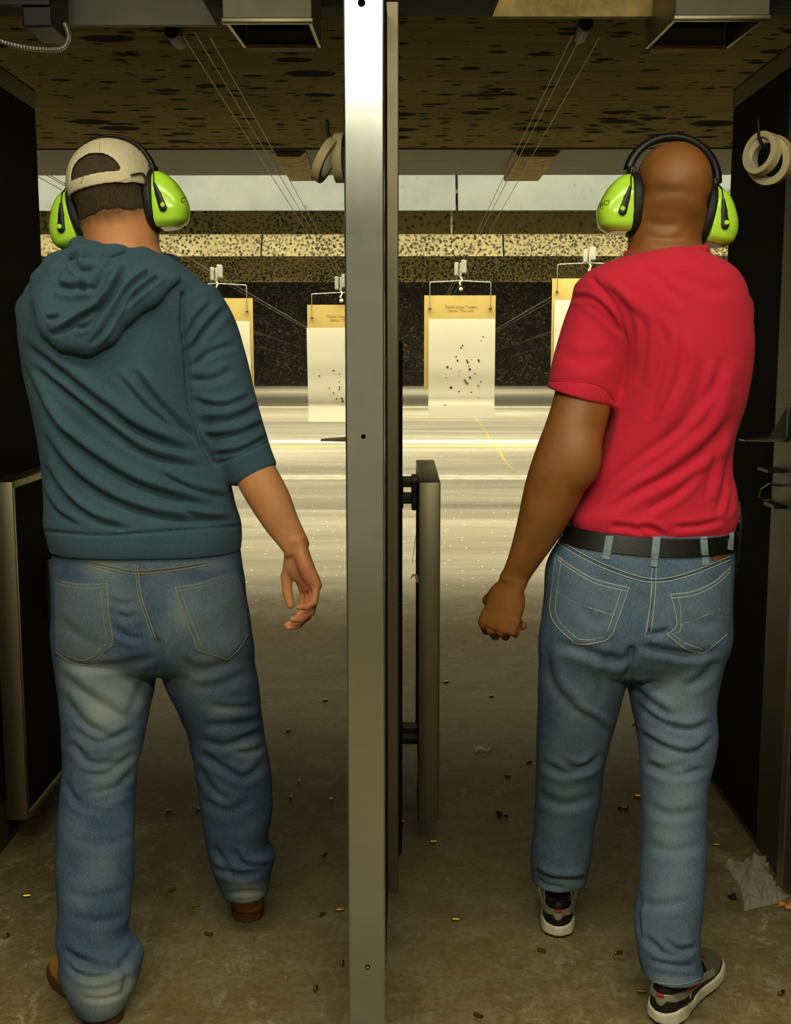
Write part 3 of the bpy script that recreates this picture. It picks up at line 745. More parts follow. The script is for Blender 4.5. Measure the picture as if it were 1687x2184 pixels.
def vnorm(co, F):
    d1 = co[F[:, 2]] - co[F[:, 0]]; d2 = co[F[:, 3]] - co[F[:, 1]]; fn = np.cross(d1, d2)
    n = np.zeros_like(co)
    for q in range(3):
        n[:, q] = sum(np.bincount(F[:, c], weights=fn[:, q], minlength=len(co)) for c in range(4))
    return n / (np.linalg.norm(n, axis=1, keepdims=True) + 1e-12)
def seg_dist(px, py, poly):
    best = np.full(len(px), 1e9); bt = np.zeros(len(px)); L_ = 0; sg = np.zeros(len(px))
    lens = [math.hypot(b_[0] - a[0], b_[1] - a[1]) for a, b_ in zip(poly[:-1], poly[1:])]; tot = sum(lens)
    for (a, b_, l) in zip(poly[:-1], poly[1:], lens):
        dx, dy = (b_[0] - a[0]), (b_[1] - a[1])
        t = np.clip(((px - a[0]) * dx + (py - a[1]) * dy) / (l * l + 1e-9), 0, 1)
        qx, qy = px - a[0] - t * dx, py - a[1] - t * dy; d = np.hypot(qx, qy); m = d < best
        best = np.where(m, d, best); bt = np.where(m, (L_ + t * l) / tot, bt); sg = np.where(m, np.sign(dx * qy - dy * qx), sg); L_ += l
    return best, bt, sg
def curve(poly, n=6):
    p = np.array(poly, float)
    if len(p) < 3: return [tuple(q) for q in p]
    t = np.arange(len(p)); tt = np.linspace(0, len(p) - 1, (len(p) - 1) * n + 1)
    return list(zip(herm(t, p[:, 0], tt), herm(t, p[:, 1], tt)))
def folds(co, F, strokes, back=True):
    """press drag folds into cloth; strokes are lines on the side of the garment one sees: (points, width, depth mm, kind)"""
    n = vnorm(co, F); view = EYE - co; view /= np.linalg.norm(view, axis=1, keepdims=True)
    fac = np.clip((n * view).sum(1) * 2.2, 0, 1)
    px, py = proj(co); disp = np.zeros(len(co))
    for s_ in strokes:
        poly, wd, amp = s_[0], s_[1], s_[2]; kind = s_[3] if len(s_) > 3 else 'v'
        poly = curve(poly)
        xs = [q[0] for q in poly]; ys = [q[1] for q in poly]; R_ = wd * 4.5
        m = (px > min(xs) - R_) & (px < max(xs) + R_) & (py > min(ys) - R_) & (py < max(ys) + R_) & (fac > 0)
        if not m.any(): continue
        d, t, sg = seg_dist(px[m], py[m], poly)
        end = np.clip(np.minimum(t, 1 - t) * 5, 0, 1) ** .7 if kind != 's' else 1.0
        if kind == 'v':       # valley with soft ridges either side
            h = -np.exp(-(d / wd) ** 2) + .55 * np.exp(-((d - 1.9 * wd) / (1.1 * wd)) ** 2)
        elif kind == 'd':     # drag fold: ridge with an undercut on its lower side
            q = d * sg / wd; h = 1.0 * np.exp(-((q + .9) / 1.1) ** 2) - .9 * np.exp(-((q - .9) / .8) ** 2)
        elif kind == 'r': h = np.exp(-(d / wd) ** 2)
        elif kind == 's': h = -np.exp(-(d / wd) ** 2)
        elif kind == 'e': h = np.where(sg > 0, np.exp(-(d / wd)), 0)
        disp[m] += amp * .001 * h * end
    return co + n * (disp * fac)[:, None]
def wrinkle(co, F, amp, freq, stretch=(1, 1, 1), seed=0):
    n = vnorm(co, F); sc_ = np.array(stretch) * freq
    h = np.zeros(len(co)); r = np.random.default_rng(seed)
    for o in range(10):
        v = r.normal(size=3); v /= np.linalg.norm(v); f = sc_ * v * (1 + .25 * o)
        w2 = r.normal(size=3) * freq * .35
        h += np.sin(co @ f + r.uniform(0, 6.28) + 1.5 * np.sin(co @ w2 + r.uniform(0, 6.28))) / (1 + .25 * o)
    return co + n * (h * amp * .25)[:, None]
def attr(o, name, vals):
    a = o.data.attributes.new(name, 'FLOAT', 'POINT'); a.data.foreach_set('value', np.clip(vals, 0, 1).astype(np.float32))
def blob(px, py, spots):
    v = np.zeros(len(px))
    for x, y, rx, ry, s_ in spots: v += s_ * np.exp(-((px - x) / rx) ** 2 - ((py - y) / ry) ** 2)
    return v
def row(py, xl, xr, Y, bb, bf):
    l, r = P(xl, py, Y), P(xr, py, Y)
    return (l[2], (l[0] + r[0]) / 2, Y, (r[0] - l[0]) / 2, bb, bf)
def stn(px, py, w, Y, ratio=1.0, u=(1, 0, 0)):
    p = P(px, py, Y); a = w / 2 * pxs(p); return (p, a, a * ratio, u)
def bounds(o): return o[0].min(0), o[0].max(0)
def bvh(co, F): return BVHTree.FromPolygons([Vector(v) for v in co], [tuple(int(i) for i in f) for f in F])
def hit(tree, px, py):
    d = ray(px, py); d = d / np.linalg.norm(d)
    loc, nr, i, dist = tree.ray_cast(Vector(EYE), Vector(d))
    return None if loc is None else (np.array(loc), np.array(nr))
def patch(tree, outline, off, thick, name, mat, parent, step=7):
    """a flat cloth piece sewn on: outline in the view, laid over the garment"""
    poly = outline; xs = [p[0] for p in poly]; ys = [p[1] for p in poly]
    bm = bmesh.new()
    vs = [bm.verts.new((p[0], p[1], 0)) for p in poly]; bm.faces.new(vs)
    for g0, g1, no in ((min(xs), max(xs), (1, 0, 0)), (min(ys), max(ys), (0, 1, 0))):
        c = g0 + step
        while c < g1 - 1:
            bmesh.ops.bisect_plane(bm, geom=bm.verts[:] + bm.edges[:] + bm.faces[:], plane_co=(c, c, 0), plane_no=no); c += step
    bm.verts.index_update()
    top = []; ok = True
    last = None
    nrm = []
    for v in bm.verts:
        h = hit(tree, v.co.x, v.co.y)
        if h is None: h = last if last is not None else (P(v.co.x, v.co.y, 2.4), np.array([0, -1, 0]))
        last = h; nr = h[1] if (h[1] @ (EYE - h[0])) > 0 else -h[1]
        top.append(h[0]); nrm.append(nr)
    faces = [[v.index for v in f.verts] for f in bm.faces]; edges = [[v.index for v in e.verts] for e in bm.edges if len(e.link_faces) == 1]; bm.free()
    top = np.array(top); nrm = np.array(nrm); N = len(top)
    V = np.concatenate([top + nrm * (off + thick), top - nrm * .003])
    Fs = [tuple(f) for f in faces] + [tuple(i + N for i in reversed(f)) for f in faces] + [(a, b_, b_ + N, a + N) for a, b_ in edges]
    o = mesh_obj(name, V, Fs, mat, parent, True)
    bm = bmesh.new(); bm.from_mesh(o.data); bmesh.ops.recalc_face_normals(bm, faces=bm.faces[:]); bm.to_mesh(o.data); bm.free()
    autosmooth(o, 50); return o
def on_cloth(tree, poly, off, n=10):
    out = []
    for x, y in curve(poly, n):
        h = hit(tree, x, y)
        if h is not None:
            nr = h[1] if (h[1] @ (EYE - h[0])) > 0 else -h[1]; out.append(h[0] + nr * off)
    return out
def stitch(tree, poly, name, mat, parent, r=.0007, off=.0012, dash=None):
    p = on_cloth(tree, poly, off, 14)
    if len(p) < 3: return
    # drop jumps
    q = [p[0]]
    for a in p[1:]:
        if np.linalg.norm(a - q[-1]) < .03: q.append(a)
    if len(q) < 3: return
    q = np.array(q)
    for _ in range(2): q[1:-1] = (q[:-2] + 2 * q[1:-1] + q[2:]) / 4
    MB().tube(list(q), r, 5).build(name, mat, parent, smooth=True)
# ------------------------------------------------------------------ cloth and skin materials
def fabric(name, dark, light, fade_attr=None, faded=None, weave=900, bump=.25, rough=.95, stretch=(1, 1, .25), sheen=.0, spec=.15, var=(.3, .7)):
    m, nt, b = nmat(name); k = NT(nt)
    f = k.noise(weave, 3, .75, vec=k.mapping(stretch)); g = k.noise(9, 5, .6)
    mixf = k.math('ADD', k.math('MULTIPLY', f, .75), k.math('MULTIPLY', g, .35))
    c = k.ramp(mixf, [(var[0], s2l(dark)), (var[1], s2l(light))])
    if fade_attr:
        a = k.n('ShaderNodeAttribute'); a.attribute_name = fade_attr
        fc = k.ramp(mixf, [(var[0], tuple(x * .72 for x in s2l(faded)[:3]) + (1,)), (var[1], s2l(faded))])
        c = k.mix(a.outputs['Fac'], c, fc)
    k.l(c, b.inputs['Base Color']); b.inputs['Roughness'].default_value = rough
    b.inputs['Specular IOR Level'].default_value = spec
    if sheen: b.inputs['Sheen Weight'].default_value = sheen; b.inputs['Sheen Roughness'].default_value = .6
    k.bump(f, bump, .0012, b)
    return m
fabric('sweatshirt', (42, 66, 80), (70, 98, 112), weave=420, bump=.2, stretch=(1, 1, 1), sheen=.05)
fabric('red_jersey', (190, 31, 54), (216, 46, 71), weave=420, bump=.15, stretch=(1, 1, 1), sheen=.04, var=(.2, .8))
fabric('jeans_worn', (38, 54, 80), (78, 100, 126), 'fade', (150, 160, 152), weave=420)
fabric('jeans_mid', (50, 68, 92), (96, 118, 140), 'fade', (134, 150, 160), weave=420)
fabric('cap_cotton', (206, 194, 158), (226, 214, 180), weave=500, bump=.15, stretch=(1, 1, 1))
simple('thread_tan', (150, 140, 104), .8)
simple('thread_pale', (176, 184, 178), .8)
simple('belt_leather', (17, 16, 16), .42, 0, .2, 60, .15, 300)
simple('patch_leather', (112, 66, 34), .6, 0, .3, 80)
simple('belt_loop', (120, 140, 152), .9, 0, .3, 300)
simple('sock', (226, 222, 208), .9, bump=.2, bscale=300)
simple('tan_boot', (176, 122, 44), .7, 0, .3, 30, .2, 200)
simple('boot_sole', (88, 52, 26), .7, 0, .2, 40)
simple('shoe_black', (15, 15, 16), .55, 0, .2, 90, .3, 400)
simple('shoe_mesh', (96, 88, 72), .8, 0, .35, 600, .5, 700)
simple('shoe_silver', (178, 176, 158), .34, .55, .15, 60)
simple('shoe_white', (214, 208, 186), .55, 0, .12, 30)
simple('shoe_red', (168, 34, 40), .5)
simple('lace_red', (120, 28, 34), .7)
simple('buckle', (108, 84, 46), .35, .9, .2, 100)
simple('holster', (16, 16, 16), .5, 0, .2, 60, .2, 200)
m, nt, b = nmat('muff_green'); k = NT(nt)
b.inputs['Base Color'].default_value = (.56, .98, .06, 1); b.inputs['Roughness'].default_value = .22
b.inputs['Coat Weight'].default_value = .4; b.inputs['Coat Roughness'].default_value = .1
def skin(name, c0, c1, hairc, spec=.35):
    m, nt, b = nmat(name); k = NT(nt)
    g = k.noise(14, 5, .6); f = k.noise(300, 3, .6)
    c = k.ramp(g, [(.3, s2l(c0)), (.7, s2l(c1))])
    a = k.n('ShaderNodeAttribute'); a.attribute_name = 'hair'
    st = k.ramp(k.noise(700, 2, .6), [(.35, (.6, .6, .6, 1)), (.65, G1)])
    c = k.mix(k.math('MULTIPLY', a.outputs['Fac'], st), c, s2l(hairc))
    a2 = k.n('ShaderNodeAttribute'); a2.attribute_name = 'flush'
    c = k.mix(k.math('MULTIPLY', a2.outputs['Fac'], .55), c, s2l((214, 120, 96)))
    k.l(c, b.inputs['Base Color']); b.inputs['Roughness'].default_value = .52; b.inputs['Specular IOR Level'].default_value = spec
    k.bump(f, .12, .0008, b)
skin('fair_skin', (196, 132, 84), (214, 150, 100), (74, 56, 36))
skin('brown_skin', (126, 78, 30), (150, 96, 44), (66, 46, 24), .5)
m, nt, b = nmat('short_hair'); k = NT(nt)
f = k.noise(1, 5, .7, vec=k.mapping((420, 420, 42)))
k.l(k.ramp(f, [(.3, s2l((38, 28, 16))), (.6, s2l((82, 64, 38))), (.75, s2l((120, 98, 62)))]), b.inputs['Base Color'])
b.inputs['Roughness'].default_value = .6; k.bump(f, .9, .004, b)

def rot3(roll, yaw, pitch):          # head axes in the world (columns)
    M = Matrix.Rotation(roll, 3, 'Y') @ Matrix.Rotation(yaw, 3, 'Z') @ Matrix.Rotation(pitch, 3, 'X')
    return np.array(M)
def frame_from(z, y):                # orthonormal: z kept
    z = np.array(z, float); z /= np.linalg.norm(z); y = np.array(y, float); y -= z * (y @ z); y /= np.linalg.norm(y); return z, y
def add_hand(f, wrist, dist, palm, side, curl, thumb, s_=1.0, spread=1.0):
    z, y = frame_from(dist, palm); x = np.cross(z, y) if side == 'R' else np.cross(y, z)
    B = np.stack([x, y, z], 1); L = lambda p: np.array(wrist) + B @ (np.array(p) * s_)
    f.limb([(L((0, 0, -.02)), .027 * s_, .020 * s_, x), (L((.001, 0, .015)), .030 * s_, .019 * s_, x), (L((.001, 0, .05)), .037 * s_, .0165 * s_, x), (L((0, 0, .088)), .040 * s_, .0135 * s_, x)], k=.006, k0=.005, sub=3)
    f.ell(L((.022, .011, .036)), np.array((.019, .014, .032)) * s_, B, k=.012)
    f.ell(L((-.022, .010, .04)), np.array((.015, .011, .034)) * s_, B, k=.012)
    base = [(.030, .001, .092), (.0105, 0, .097), (-.0105, 0, .093), (-.030, .001, .083)]
    seg = [(.044, .026, .021), (.049, .030, .022), (.045, .028, .022), (.035, .021, .019)]
    rad = [(.0098, .0088, .0080, .0066), (.010, .009, .0082, .0068), (.0097, .0087, .0078, .0065), (.0086, .0076, .0068, .0058)]
    for i in range(4):
        p = np.array(base[i]); an = 0; pts = [p - np.array([0, 0, .02]), p]
        for a, l in zip(curl[i], seg[i]):
            an += math.radians(a); pts.append(pts[-1] + np.array([(p[0] * .25 * spread) * (l / .045) * max(0, math.cos(an)), l * math.sin(an), l * math.cos(an)]))
        f.chain([L(q) for q in pts], [r * s_ for r in (rad[i][0],) + rad[i]], k=.003, k0=.008)
    f.chain([L(q) for q in thumb], [r * s_ for r in (.0145, .0122, .0105, .0085)], k=.004, k0=.012)
def add_head(f, c, M, w=1.0, ct=.094):
    L = lambda p: np.array(c) + M @ np.array(p)
    e = lambda p, r, k=.02, cut=False: f.ell(L(p), r, M, k, cut)
    e((0, -.006, ct - .078), (.076 * w, .096, .078)); e((0, -.055, -.004), (.060 * w, .046, .060), .03)
    e((0, .032, -.025), (.066 * w, .068, .085), .03); e((0, .046, -.082), (.052 * w, .05, .046), .03); e((0, .08, -.108), (.022, .02, .02), .02)
    f.chain([L((0, .098, -.012)), L((0, .112, -.04)), L((0, .118, -.056))], [.007, .010, .014], .006, .012)
    e((0, .086, .01), (.05, .016, .010), .015)
    for s_ in (-1, 1):
        e((s_ * .045, .066, -.042), (.02, .02, .018), .02)
        e((s_ * .031, .108, -.010), (.017, .014, .010), .006, True); e((s_ * .031, .082, -.010), (.0125, .0125, .0115), .001)
        e((s_ * .077 * w, -.008, -.026), (.008, .021, .032), .006); e((s_ * .084 * w, -.022, -.018), (.005, .008, .024), .004)
    e((0, .094, -.077), (.023, .012, .005), .004); e((0, .093, -.087), (.020, .012, .006), .004)
    return L
LEFT3, RIGHT3 = np.array([1.0, 0, 0]), np.array([1.0, 0, 0])

def person_mesh(name, fld, mat, parent, strokes=None, wr=None, sm=2, fade=None):
    co, F = fld.mesh(sm)
    if wr: co = wrinkle(co, F, *wr)
    if strokes: co = folds(co, F, strokes)
    o = mesh_obj(name, co, F, mat, parent, True)
    if fade is not None:
        px, py = proj(co); attr(o, 'fade', blob(px, py, fade) + .10 * np.sin(px * .05) * np.sin(py * .04))
    return o, co, F

def cvt(strokes, ox, oy, s_, g=1.0, wg=1.0):
    return [([(ox + x * s_, oy + y * s_) for x, y in st_[0]], st_[1] * wg, st_[2] * g) + tuple(st_[3:]) for st_ in strokes]

# ================================================================== man in the hooded sweatshirt
man1 = thing('person', 'man seen from behind in a blue-grey hooded sweatshirt, jeans and a pale cap', 'person', tuple(FL(330, 2060)))
Y1 = 2.50
T1 = [row(528, 205, 322, Y1, .055, .07), row(545, 165, 350, Y1, .075, .085), row(562, 118, 384, Y1, .09, .10), row(585, 84, 415, Y1, .10, .115), row(612, 62, 436, Y1, .11, .12), row(650, 47, 438, Y1, .122, .125),
      row(700, 43, 428, Y1, .130, .13), row(800, 57, 418, Y1, .130, .135), row(900, 78, 438, Y1, .122, .14), row(1000, 93, 482, Y1, .118, .145), row(1080, 98, 500, Y1, .120, .15), row(1115, 98, 512, Y1, .128, .15), row(1150, 106, 513, Y1, .130, .148), row(1173, 111, 511, Y1, .126, .145)]
armR1 = [stn(412, 650, 120, 2.50, 1.0), stn(440, 700, 128, 2.50, 1.0), stn(462, 770, 128, 2.50, .95), stn(482, 850, 126, 2.49, .92), stn(502, 915, 122, 2.48, .92), stn(524, 968, 110, 2.47, .92), stn(543, 1006, 102, 2.465, .92)]
armR1_skin = [stn(430, 680, 84, 2.5), stn(480, 850, 82, 2.49), stn(517, 945, 82, 2.475), stn(546, 1012, 90, 2.46, .9), stn(575, 1065, 88, 2.45, .86), stn(598, 1110, 76, 2.445, .82), stn(620, 1146, 64, 2.44, .76), stn(635, 1172, 58, 2.435, .72)]
armL1 = [stn(95, 655, 105, 2.52), stn(98, 740, 105, 2.58), stn(112, 850, 98, 2.66), stn(130, 930, 92, 2.72), stn(165, 945, 84, 2.80), stn(200, 930, 76, 2.86)]
armL1_skin = [stn(100, 680, 84, 2.53), stn(125, 900, 72, 2.69), stn(165, 940, 68, 2.80), stn(215, 915, 60, 2.90), stn(240, 900, 50, 2.96)]
f = Field(P(0, 1375, 2.45) * [1, 0, 1] + [0, 2.2, 0], (P(740, 280, 2.6)[0], 3.16, 1.89), .003)
HC1 = P(243, 404, 2.53); HM1 = rot3(math.radians(-10.5), math.radians(-6), math.radians(-5))
f.vloft(T1[2:], infl=-.02, k=.02)
L1 = add_head(f, HC1, HM1, 1.02, .089)
f.limb([stn(262, 590, 168, 2.51, .95), stn(262, 545, 158, 2.51, .95), stn(258, 510, 152, 2.515, .98), stn(250, 470, 150, 2.52, 1.0)], k=.02, k0=.05, sub=2)
f.limb(armR1_skin, k=.01); f.limb(armL1_skin, k=.01)
wr = P(635, 1170, 2.435)
add_hand(f, wr, (.30, -.03, -.94), (-.80, -.58, -.15), 'R', [(22, 38, 26), (26, 44, 28), (30, 48, 30), (34, 46, 30)], [(.024, .006, .016), (.046, .022, .052), (.050, .030, .086), (.046, .034, .112)], 1.03)
add_hand(f, P(240, 900, 2.96), (.7, .6, -.1), (.2, .3, -.9), 'L', [(40, 50, 30)] * 4, [(.024, .006, .016), (.046, .022, .052), (.046, .034, .084), (.036, .044, .106)])
co, F = f.mesh(2); del f
body1 = mesh_obj('body', co, F, 'fair_skin', man1, True)
q = (co - HC1) @ HM1
hz = np.clip((q[:, 2] + .092 + .006 * np.sin(q[:, 0] * 60 + 1) + .002 * np.sin(q[:, 0] * 260)) / .026, 0, 1) * (q[:, 1] < .045) * (co[:, 2] > 1.5)
attr(body1, 'hair', hz * .9)
px, py = proj(co); attr(body1, 'flush', blob(px, py, [(205, 515, 30, 18, .9), (655, 1230, 30, 40, .8), (645, 1300, 25, 40, .6), (290, 520, 40, 30, .25)]))
# hair
f = Field(HC1 - .15, HC1 + .15, .003)
def core(f):
    f.ell(L1((0, -.006, .089 - .078)), (.0775, .096, .078), HM1); f.ell(L1((0, -.055, -.004)), (.0612, .046, .060), HM1, .03)
core(f); f.ell(L1((0, .032, -.025)), (.0673, .068, .085), HM1, .03)
f.limb([stn(262, 590, 168, 2.51, .95), stn(262, 545, 158, 2.51, .95), stn(258, 510, 152, 2.515, .98), stn(250, 470, 150, 2.52, 1.0)], k=.02, k0=.05, sub=2)
_, X_, Y_, Z_ = f.grid()
lz_ = HM1[0][2] * (X_ - HC1[0]) + HM1[1][2] * (Y_ - HC1[1]) + HM1[2][2] * (Z_ - HC1[2])
f.a -= .0045 * np.clip((lz_ + .074) / .04, .15, 1)
def hcut(X, Y, Z):
    x, y, z = X - HC1[0], Y - HC1[1], Z - HC1[2]
    lx, ly, lz = [HM1[0][i] * x + HM1[1][i] * y + HM1[2][i] * z for i in range(3)]
    return np.maximum((-.068 - lz) + .003 * np.sin(lx * 71 + 1) + .0018 * np.sin(lx * 190 + 2) + .0012 * np.sin(lx * 437) + .0012 * np.sin(lx * 811 + 1), ly - .04)
f.cut(hcut, .008)
co, F = f.mesh(1); mesh_obj('hair', co, F, 'short_hair', man1, True)
# cap
f = Field(HC1 - .19, HC1 + .19, .0028)
core(f); f.ell(L1((0, .0, .014)), (.0785, .097, .079), HM1, .01)
f.a -= .0105
g = Field(HC1 - .19, HC1 + .19, .0028); core(g); g.ell(L1((0, .0, .014)), (.0785, .097, .079), HM1, .01); inner = g.a - .0062; del g
def locals_(X, Y, Z):
    x, y, z = X - HC1[0], Y - HC1[1], Z - HC1[2]
    return [HM1[0][i] * x + HM1[1][i] * y + HM1[2][i] * z for i in range(3)]
f.a = np.maximum(f.a, -inner)
f.cut(lambda X, Y, Z: (lambda l: -.016 - .012 * np.clip(1 + l[1] / .03, 0, 1) - l[2])(locals_(X, Y, Z)), .001)
f.cut(lambda X, Y, Z: (lambda l: np.where(l[1] < 0, -np.maximum((np.sqrt((l[0] / .054) ** 2 + ((l[2] - .006) / .046) ** 2) - 1) * .045, .008 - l[2]), -.2))(locals_(X, Y, Z)), .002)
f.ell(L1((0, .118, .004)), (.070, .07, .006), HM1, .008)
co, F = f.mesh(1)
cap = mesh_obj('cap', co, F, 'cap_cotton', man1, True)
tr = bvh(co, F)
patch(tr, [(167, 406), (200, 398), (240, 388), (276, 378), (279, 397), (240, 407), (200, 417), (169, 427)], .001, .002, 'strap', 'cap_cotton', cap, 9)
stitch(tr, [(277, 374), (302, 372), (305, 393), (280, 397), (277, 374)], 'buckle', 'buckle', cap, .0021, .0042)
stitch(tr, [(213, 305), (213, 325), (214, 347)], 'crown_seam', 'thread_tan', cap, .0006, .0002)
stitch(tr, [(305, 375), (310, 385), (311, 396)], 'strap_seam', 'thread_tan', cap, .0008, .0004)
stitch(tr, [(172, 392), (186, 366), (215, 348), (245, 352), (268, 376)], 'opening_seam', 'thread_tan', cap, .0007, .0004)

# sweatshirt
f = Field(P(0, 1215, 2.5) * [1, 0, 1] + [0, 2.3, 0], (P(640, 480, 2.5)[0], 2.95, P(0, 510, 2.5)[2]), .0036)
f.limb(armR1, k=.012, k0=.045); f.limb(armL1, k=.012, k0=.045)
# open the cuff and the neck
g = stn(543, 1006, 102, 2.465); dirc = P(543, 1006, 2.465) - P(524, 968, 2.47); dirc /= np.linalg.norm(dirc)
pc = g[0] + dirc * .014
f.cut(lambda X, Y, Z: np.where((X - pc[0]) ** 2 + (Y - pc[1]) ** 2 + (Z - pc[2]) ** 2 < .10 ** 2, ((X - pc[0]) * dirc[0] + (Y - pc[1]) * dirc[1] + (Z - pc[2]) * dirc[2]), -.2), .003)
f.vloft(T1, n=2.35, k=.03)
f.cut(lambda X, Y, Z: .086 - np.sqrt(((X - P(262, 530, 2.52)[0]) / 1.0) ** 2 + ((Y - 2.53)) ** 2) + np.maximum(0, (P(262, 556, 2.5)[2] - Z)) * -3, .006, None, None)
s1 = cvt([
    ([(120, 500), (300, 640), (480, 785), (700, 925), (950, 1010)], 13, 8, 'd'),
    ([(150, 600), (330, 745), (520, 900), (700, 1025), (960, 1090)], 12, 7.5, 'd'),
    ([(190, 780), (300, 925), (470, 1060), (680, 1180), (1000, 1275)], 13, 8, 'd'),
    ([(210, 930), (330, 1095), (520, 1235), (760, 1320), (1060, 1350)], 12, 7, 'd'),
    ([(215, 1080), (320, 1235), (450, 1335), (620, 1385)], 10, 6, 'd'),
    ([(540, 850), (700, 945), (920, 1030)], 9, 5, 'd'),
    ([(640, 630), (760, 790), (880, 910), (970, 1000)], 10, 7, 'd'),
    ([(560, 650), (690, 800), (850, 930)], 9, 4, 'd'),
    ([(760, 1120), (900, 1190), (1080, 1235)], 9, 5, 'd'),
    ([(850, 1290), (960, 1330), (1100, 1340)], 8, 4, 'd'),
    ([(120, 610), (210, 800), (330, 960)], 10, 4, 'd'),
    ([(200, 1180), (270, 1300), (380, 1370)], 8, 4, 'd'),
    ([(870, 285), (866, 420), (885, 580), (895, 740), (930, 920), (1010, 1080)], 6, 9, 's'),
    ([(890, 690), (1000, 690), (1110, 640)], 10, 4, 'v'), ([(905, 770), (1050, 800), (1185, 755)], 9, 4, 'd'),
    ([(930, 870), (1100, 855), (1225, 800)], 10, 5, 'd'), ([(960, 950), (1110, 935), (1250, 880)], 9, 5, 'd'), ([(940, 905), (1040, 900), (1120, 880)], 6, 3, 'v'),
    ([(1000, 1035), (1140, 1010), (1265, 945)], 7, 4, 'd'),
    ([(890, 570), (970, 460), (1080, 340)], 9, 5, 'v'), ([(880, 520), (930, 410), (1010, 320)], 8, 4, 'v'), ([(900, 640), (1000, 560), (1120, 520)], 8, 3, 'v'),
    ([(1015, 1090), (1130, 1050), (1285, 975)], 4, 3, 's'),
    ([(205, 1405), (480, 1425), (800, 1405), (1140, 1380)], 4, 4, 's'),
], 0, 500, .4505, 1.6, .85)
hoodie, co, F = person_mesh('hooded_sweatshirt', f, 'sweatshirt', man1, s1, (.0016, 22, (1, 1, 1.4), 3)); del f
tr_h = bvh(co, F)
# hood lying on the back
f = Field(P(40, 800, 2.4) * [1, 0, 1] + [0, 2.25, 0], (P(430, 480, 2.45)[0], 2.66, P(0, 480, 2.4)[2]), .0032)
def hp(px, py, out=.0):
    h = hit(tr_h, px, py)
    if h is None: return P(px, py, 2.42 + out)
    d = EYE - h[0]; return h[0] + d / np.linalg.norm(d) * out
roll = [(182, 530), (225, 548), (280, 556), (330, 572), (368, 592)]
f.chain([P(172, 532, 2.50), P(205, 548, 2.46), P(250, 556, 2.45), P(300, 562, 2.465), P(345, 575, 2.50), P(378, 592, 2.53)], [.026, .03, .032, .032, .028, .018], .02)
f.chain([P(172, 532, 2.50), P(165, 540, 2.58), P(200, 545, 2.64)], [.026, .03, .03], .02); f.chain([P(378, 592, 2.53), P(360, 575, 2.6), P(310, 560, 2.65)], [.018, .03, .03], .02)
rim = [(372, 592), (318, 628), (262, 664), (222, 706), (185, 728), (140, 722), (112, 694), (96, 640), (92, 600), (120, 566), (165, 545)]
f.chain([hp(x, y, .008) for x, y in rim], [.014, .020, .025, .027, .026, .024, .024, .024, .022, .022, .022], .02, .02)
for x, y, rx, ry, o_ in ((175, 640, .075, .075, .012), (215, 610, .07, .055, .014), (150, 670, .055, .05, .014), (270, 610, .06, .045, .008), (130, 610, .04, .045, .012)):
    f.ell(hp(x, y, o_), (rx, .022, ry), None, .03)
hs = cvt([
    ([(200, 840), (330, 790), (480, 690), (640, 600), (760, 480), (840, 330), (900, 200)], 8, 11, 'd'),
    ([(420, 800), (540, 780), (640, 690), (700, 600)], 7, 7, 'v'),
    ([(580, 960), (700, 840), (790, 690), (870, 560), (960, 420), (1100, 300), (1290, 200)], 7, 8, 'v'),
    ([(900, 620), (1000, 500), (1150, 380), (1330, 240)], 6, 5, 'v'),
    ([(170, 715), (250, 700), (290, 670)], 6, 6, 'v'), ([(270, 400), (350, 420), (500, 420), (560, 370)], 9, 7, 'v'),
    ([(450, 60), (440, 180), (520, 260), (640, 220)], 8, 7, 'v'), ([(450, 380), (560, 430), (650, 400)], 8, 5, 'v'),
    ([(230, 340), (300, 250), (430, 120)], 10, 4, 'v'), ([(740, 240), (820, 160), (960, 110)], 9, 6, 'v'), ([(600, 480), (700, 340), (740, 200)], 9, 5, 'v'),
], 60, 520, .2253, 1.5, .85)
person_mesh('hood', f, 'sweatshirt', hoodie, hs, (.0014, 30, (1, 1, 1), 8)); del f

# jeans
def jeans(parent, pelvis, legs, strokes, fade, mat, wr_, h=.0036, seed=1, hemcut=None):
    allr = pelvis + [r for l in legs for r in l]
    lo = np.array([min(r[1] - r[3] for r in allr) - .03, min(r[2] - r[4] for r in allr) - .04, min(r[0] for r in allr) - .03])
    hi = np.array([max(r[1] + r[3] for r in allr) + .03, max(r[2] + r[5] for r in allr) + .04, max(r[0] for r in allr) + .03])
    f = Field(lo, hi, h)
    f.vloft(pelvis, n=2.3, k=.02)
    for l in legs: f.vloft(l, n=2.1, k=.014)
    if hemcut: hemcut(f)
    for l in legs:                                   # open trouser ends
        r0 = sorted(l)[0]
        f.cut(lambda X, Y, Z, r0=r0: np.where(Z < r0[0] + .028, -(np.sqrt(((X - r0[1]) / (r0[3] - .010)) ** 2 + ((Y - r0[2] - .004) / (r0[4] - .010)) ** 2) - 1) * .05, -.2), .002)
    return person_mesh('jeans', f, mat, parent, strokes, wr_, 2, fade)
PV1 = [row(1160, 118, 508, Y1, .118, .14), row(1200, 114, 515, Y1, .125, .14), row(1250, 114, 522, Y1, .140, .14), row(1310, 115, 530, Y1, .148, .14), row(1360, 116, 535, Y1, .142, .135), row(1395, 126, 534, Y1, .122, .12), row(1420, 140, 520, Y1, .09, .10), row(1432, 165, 490, Y1, .05, .07)]
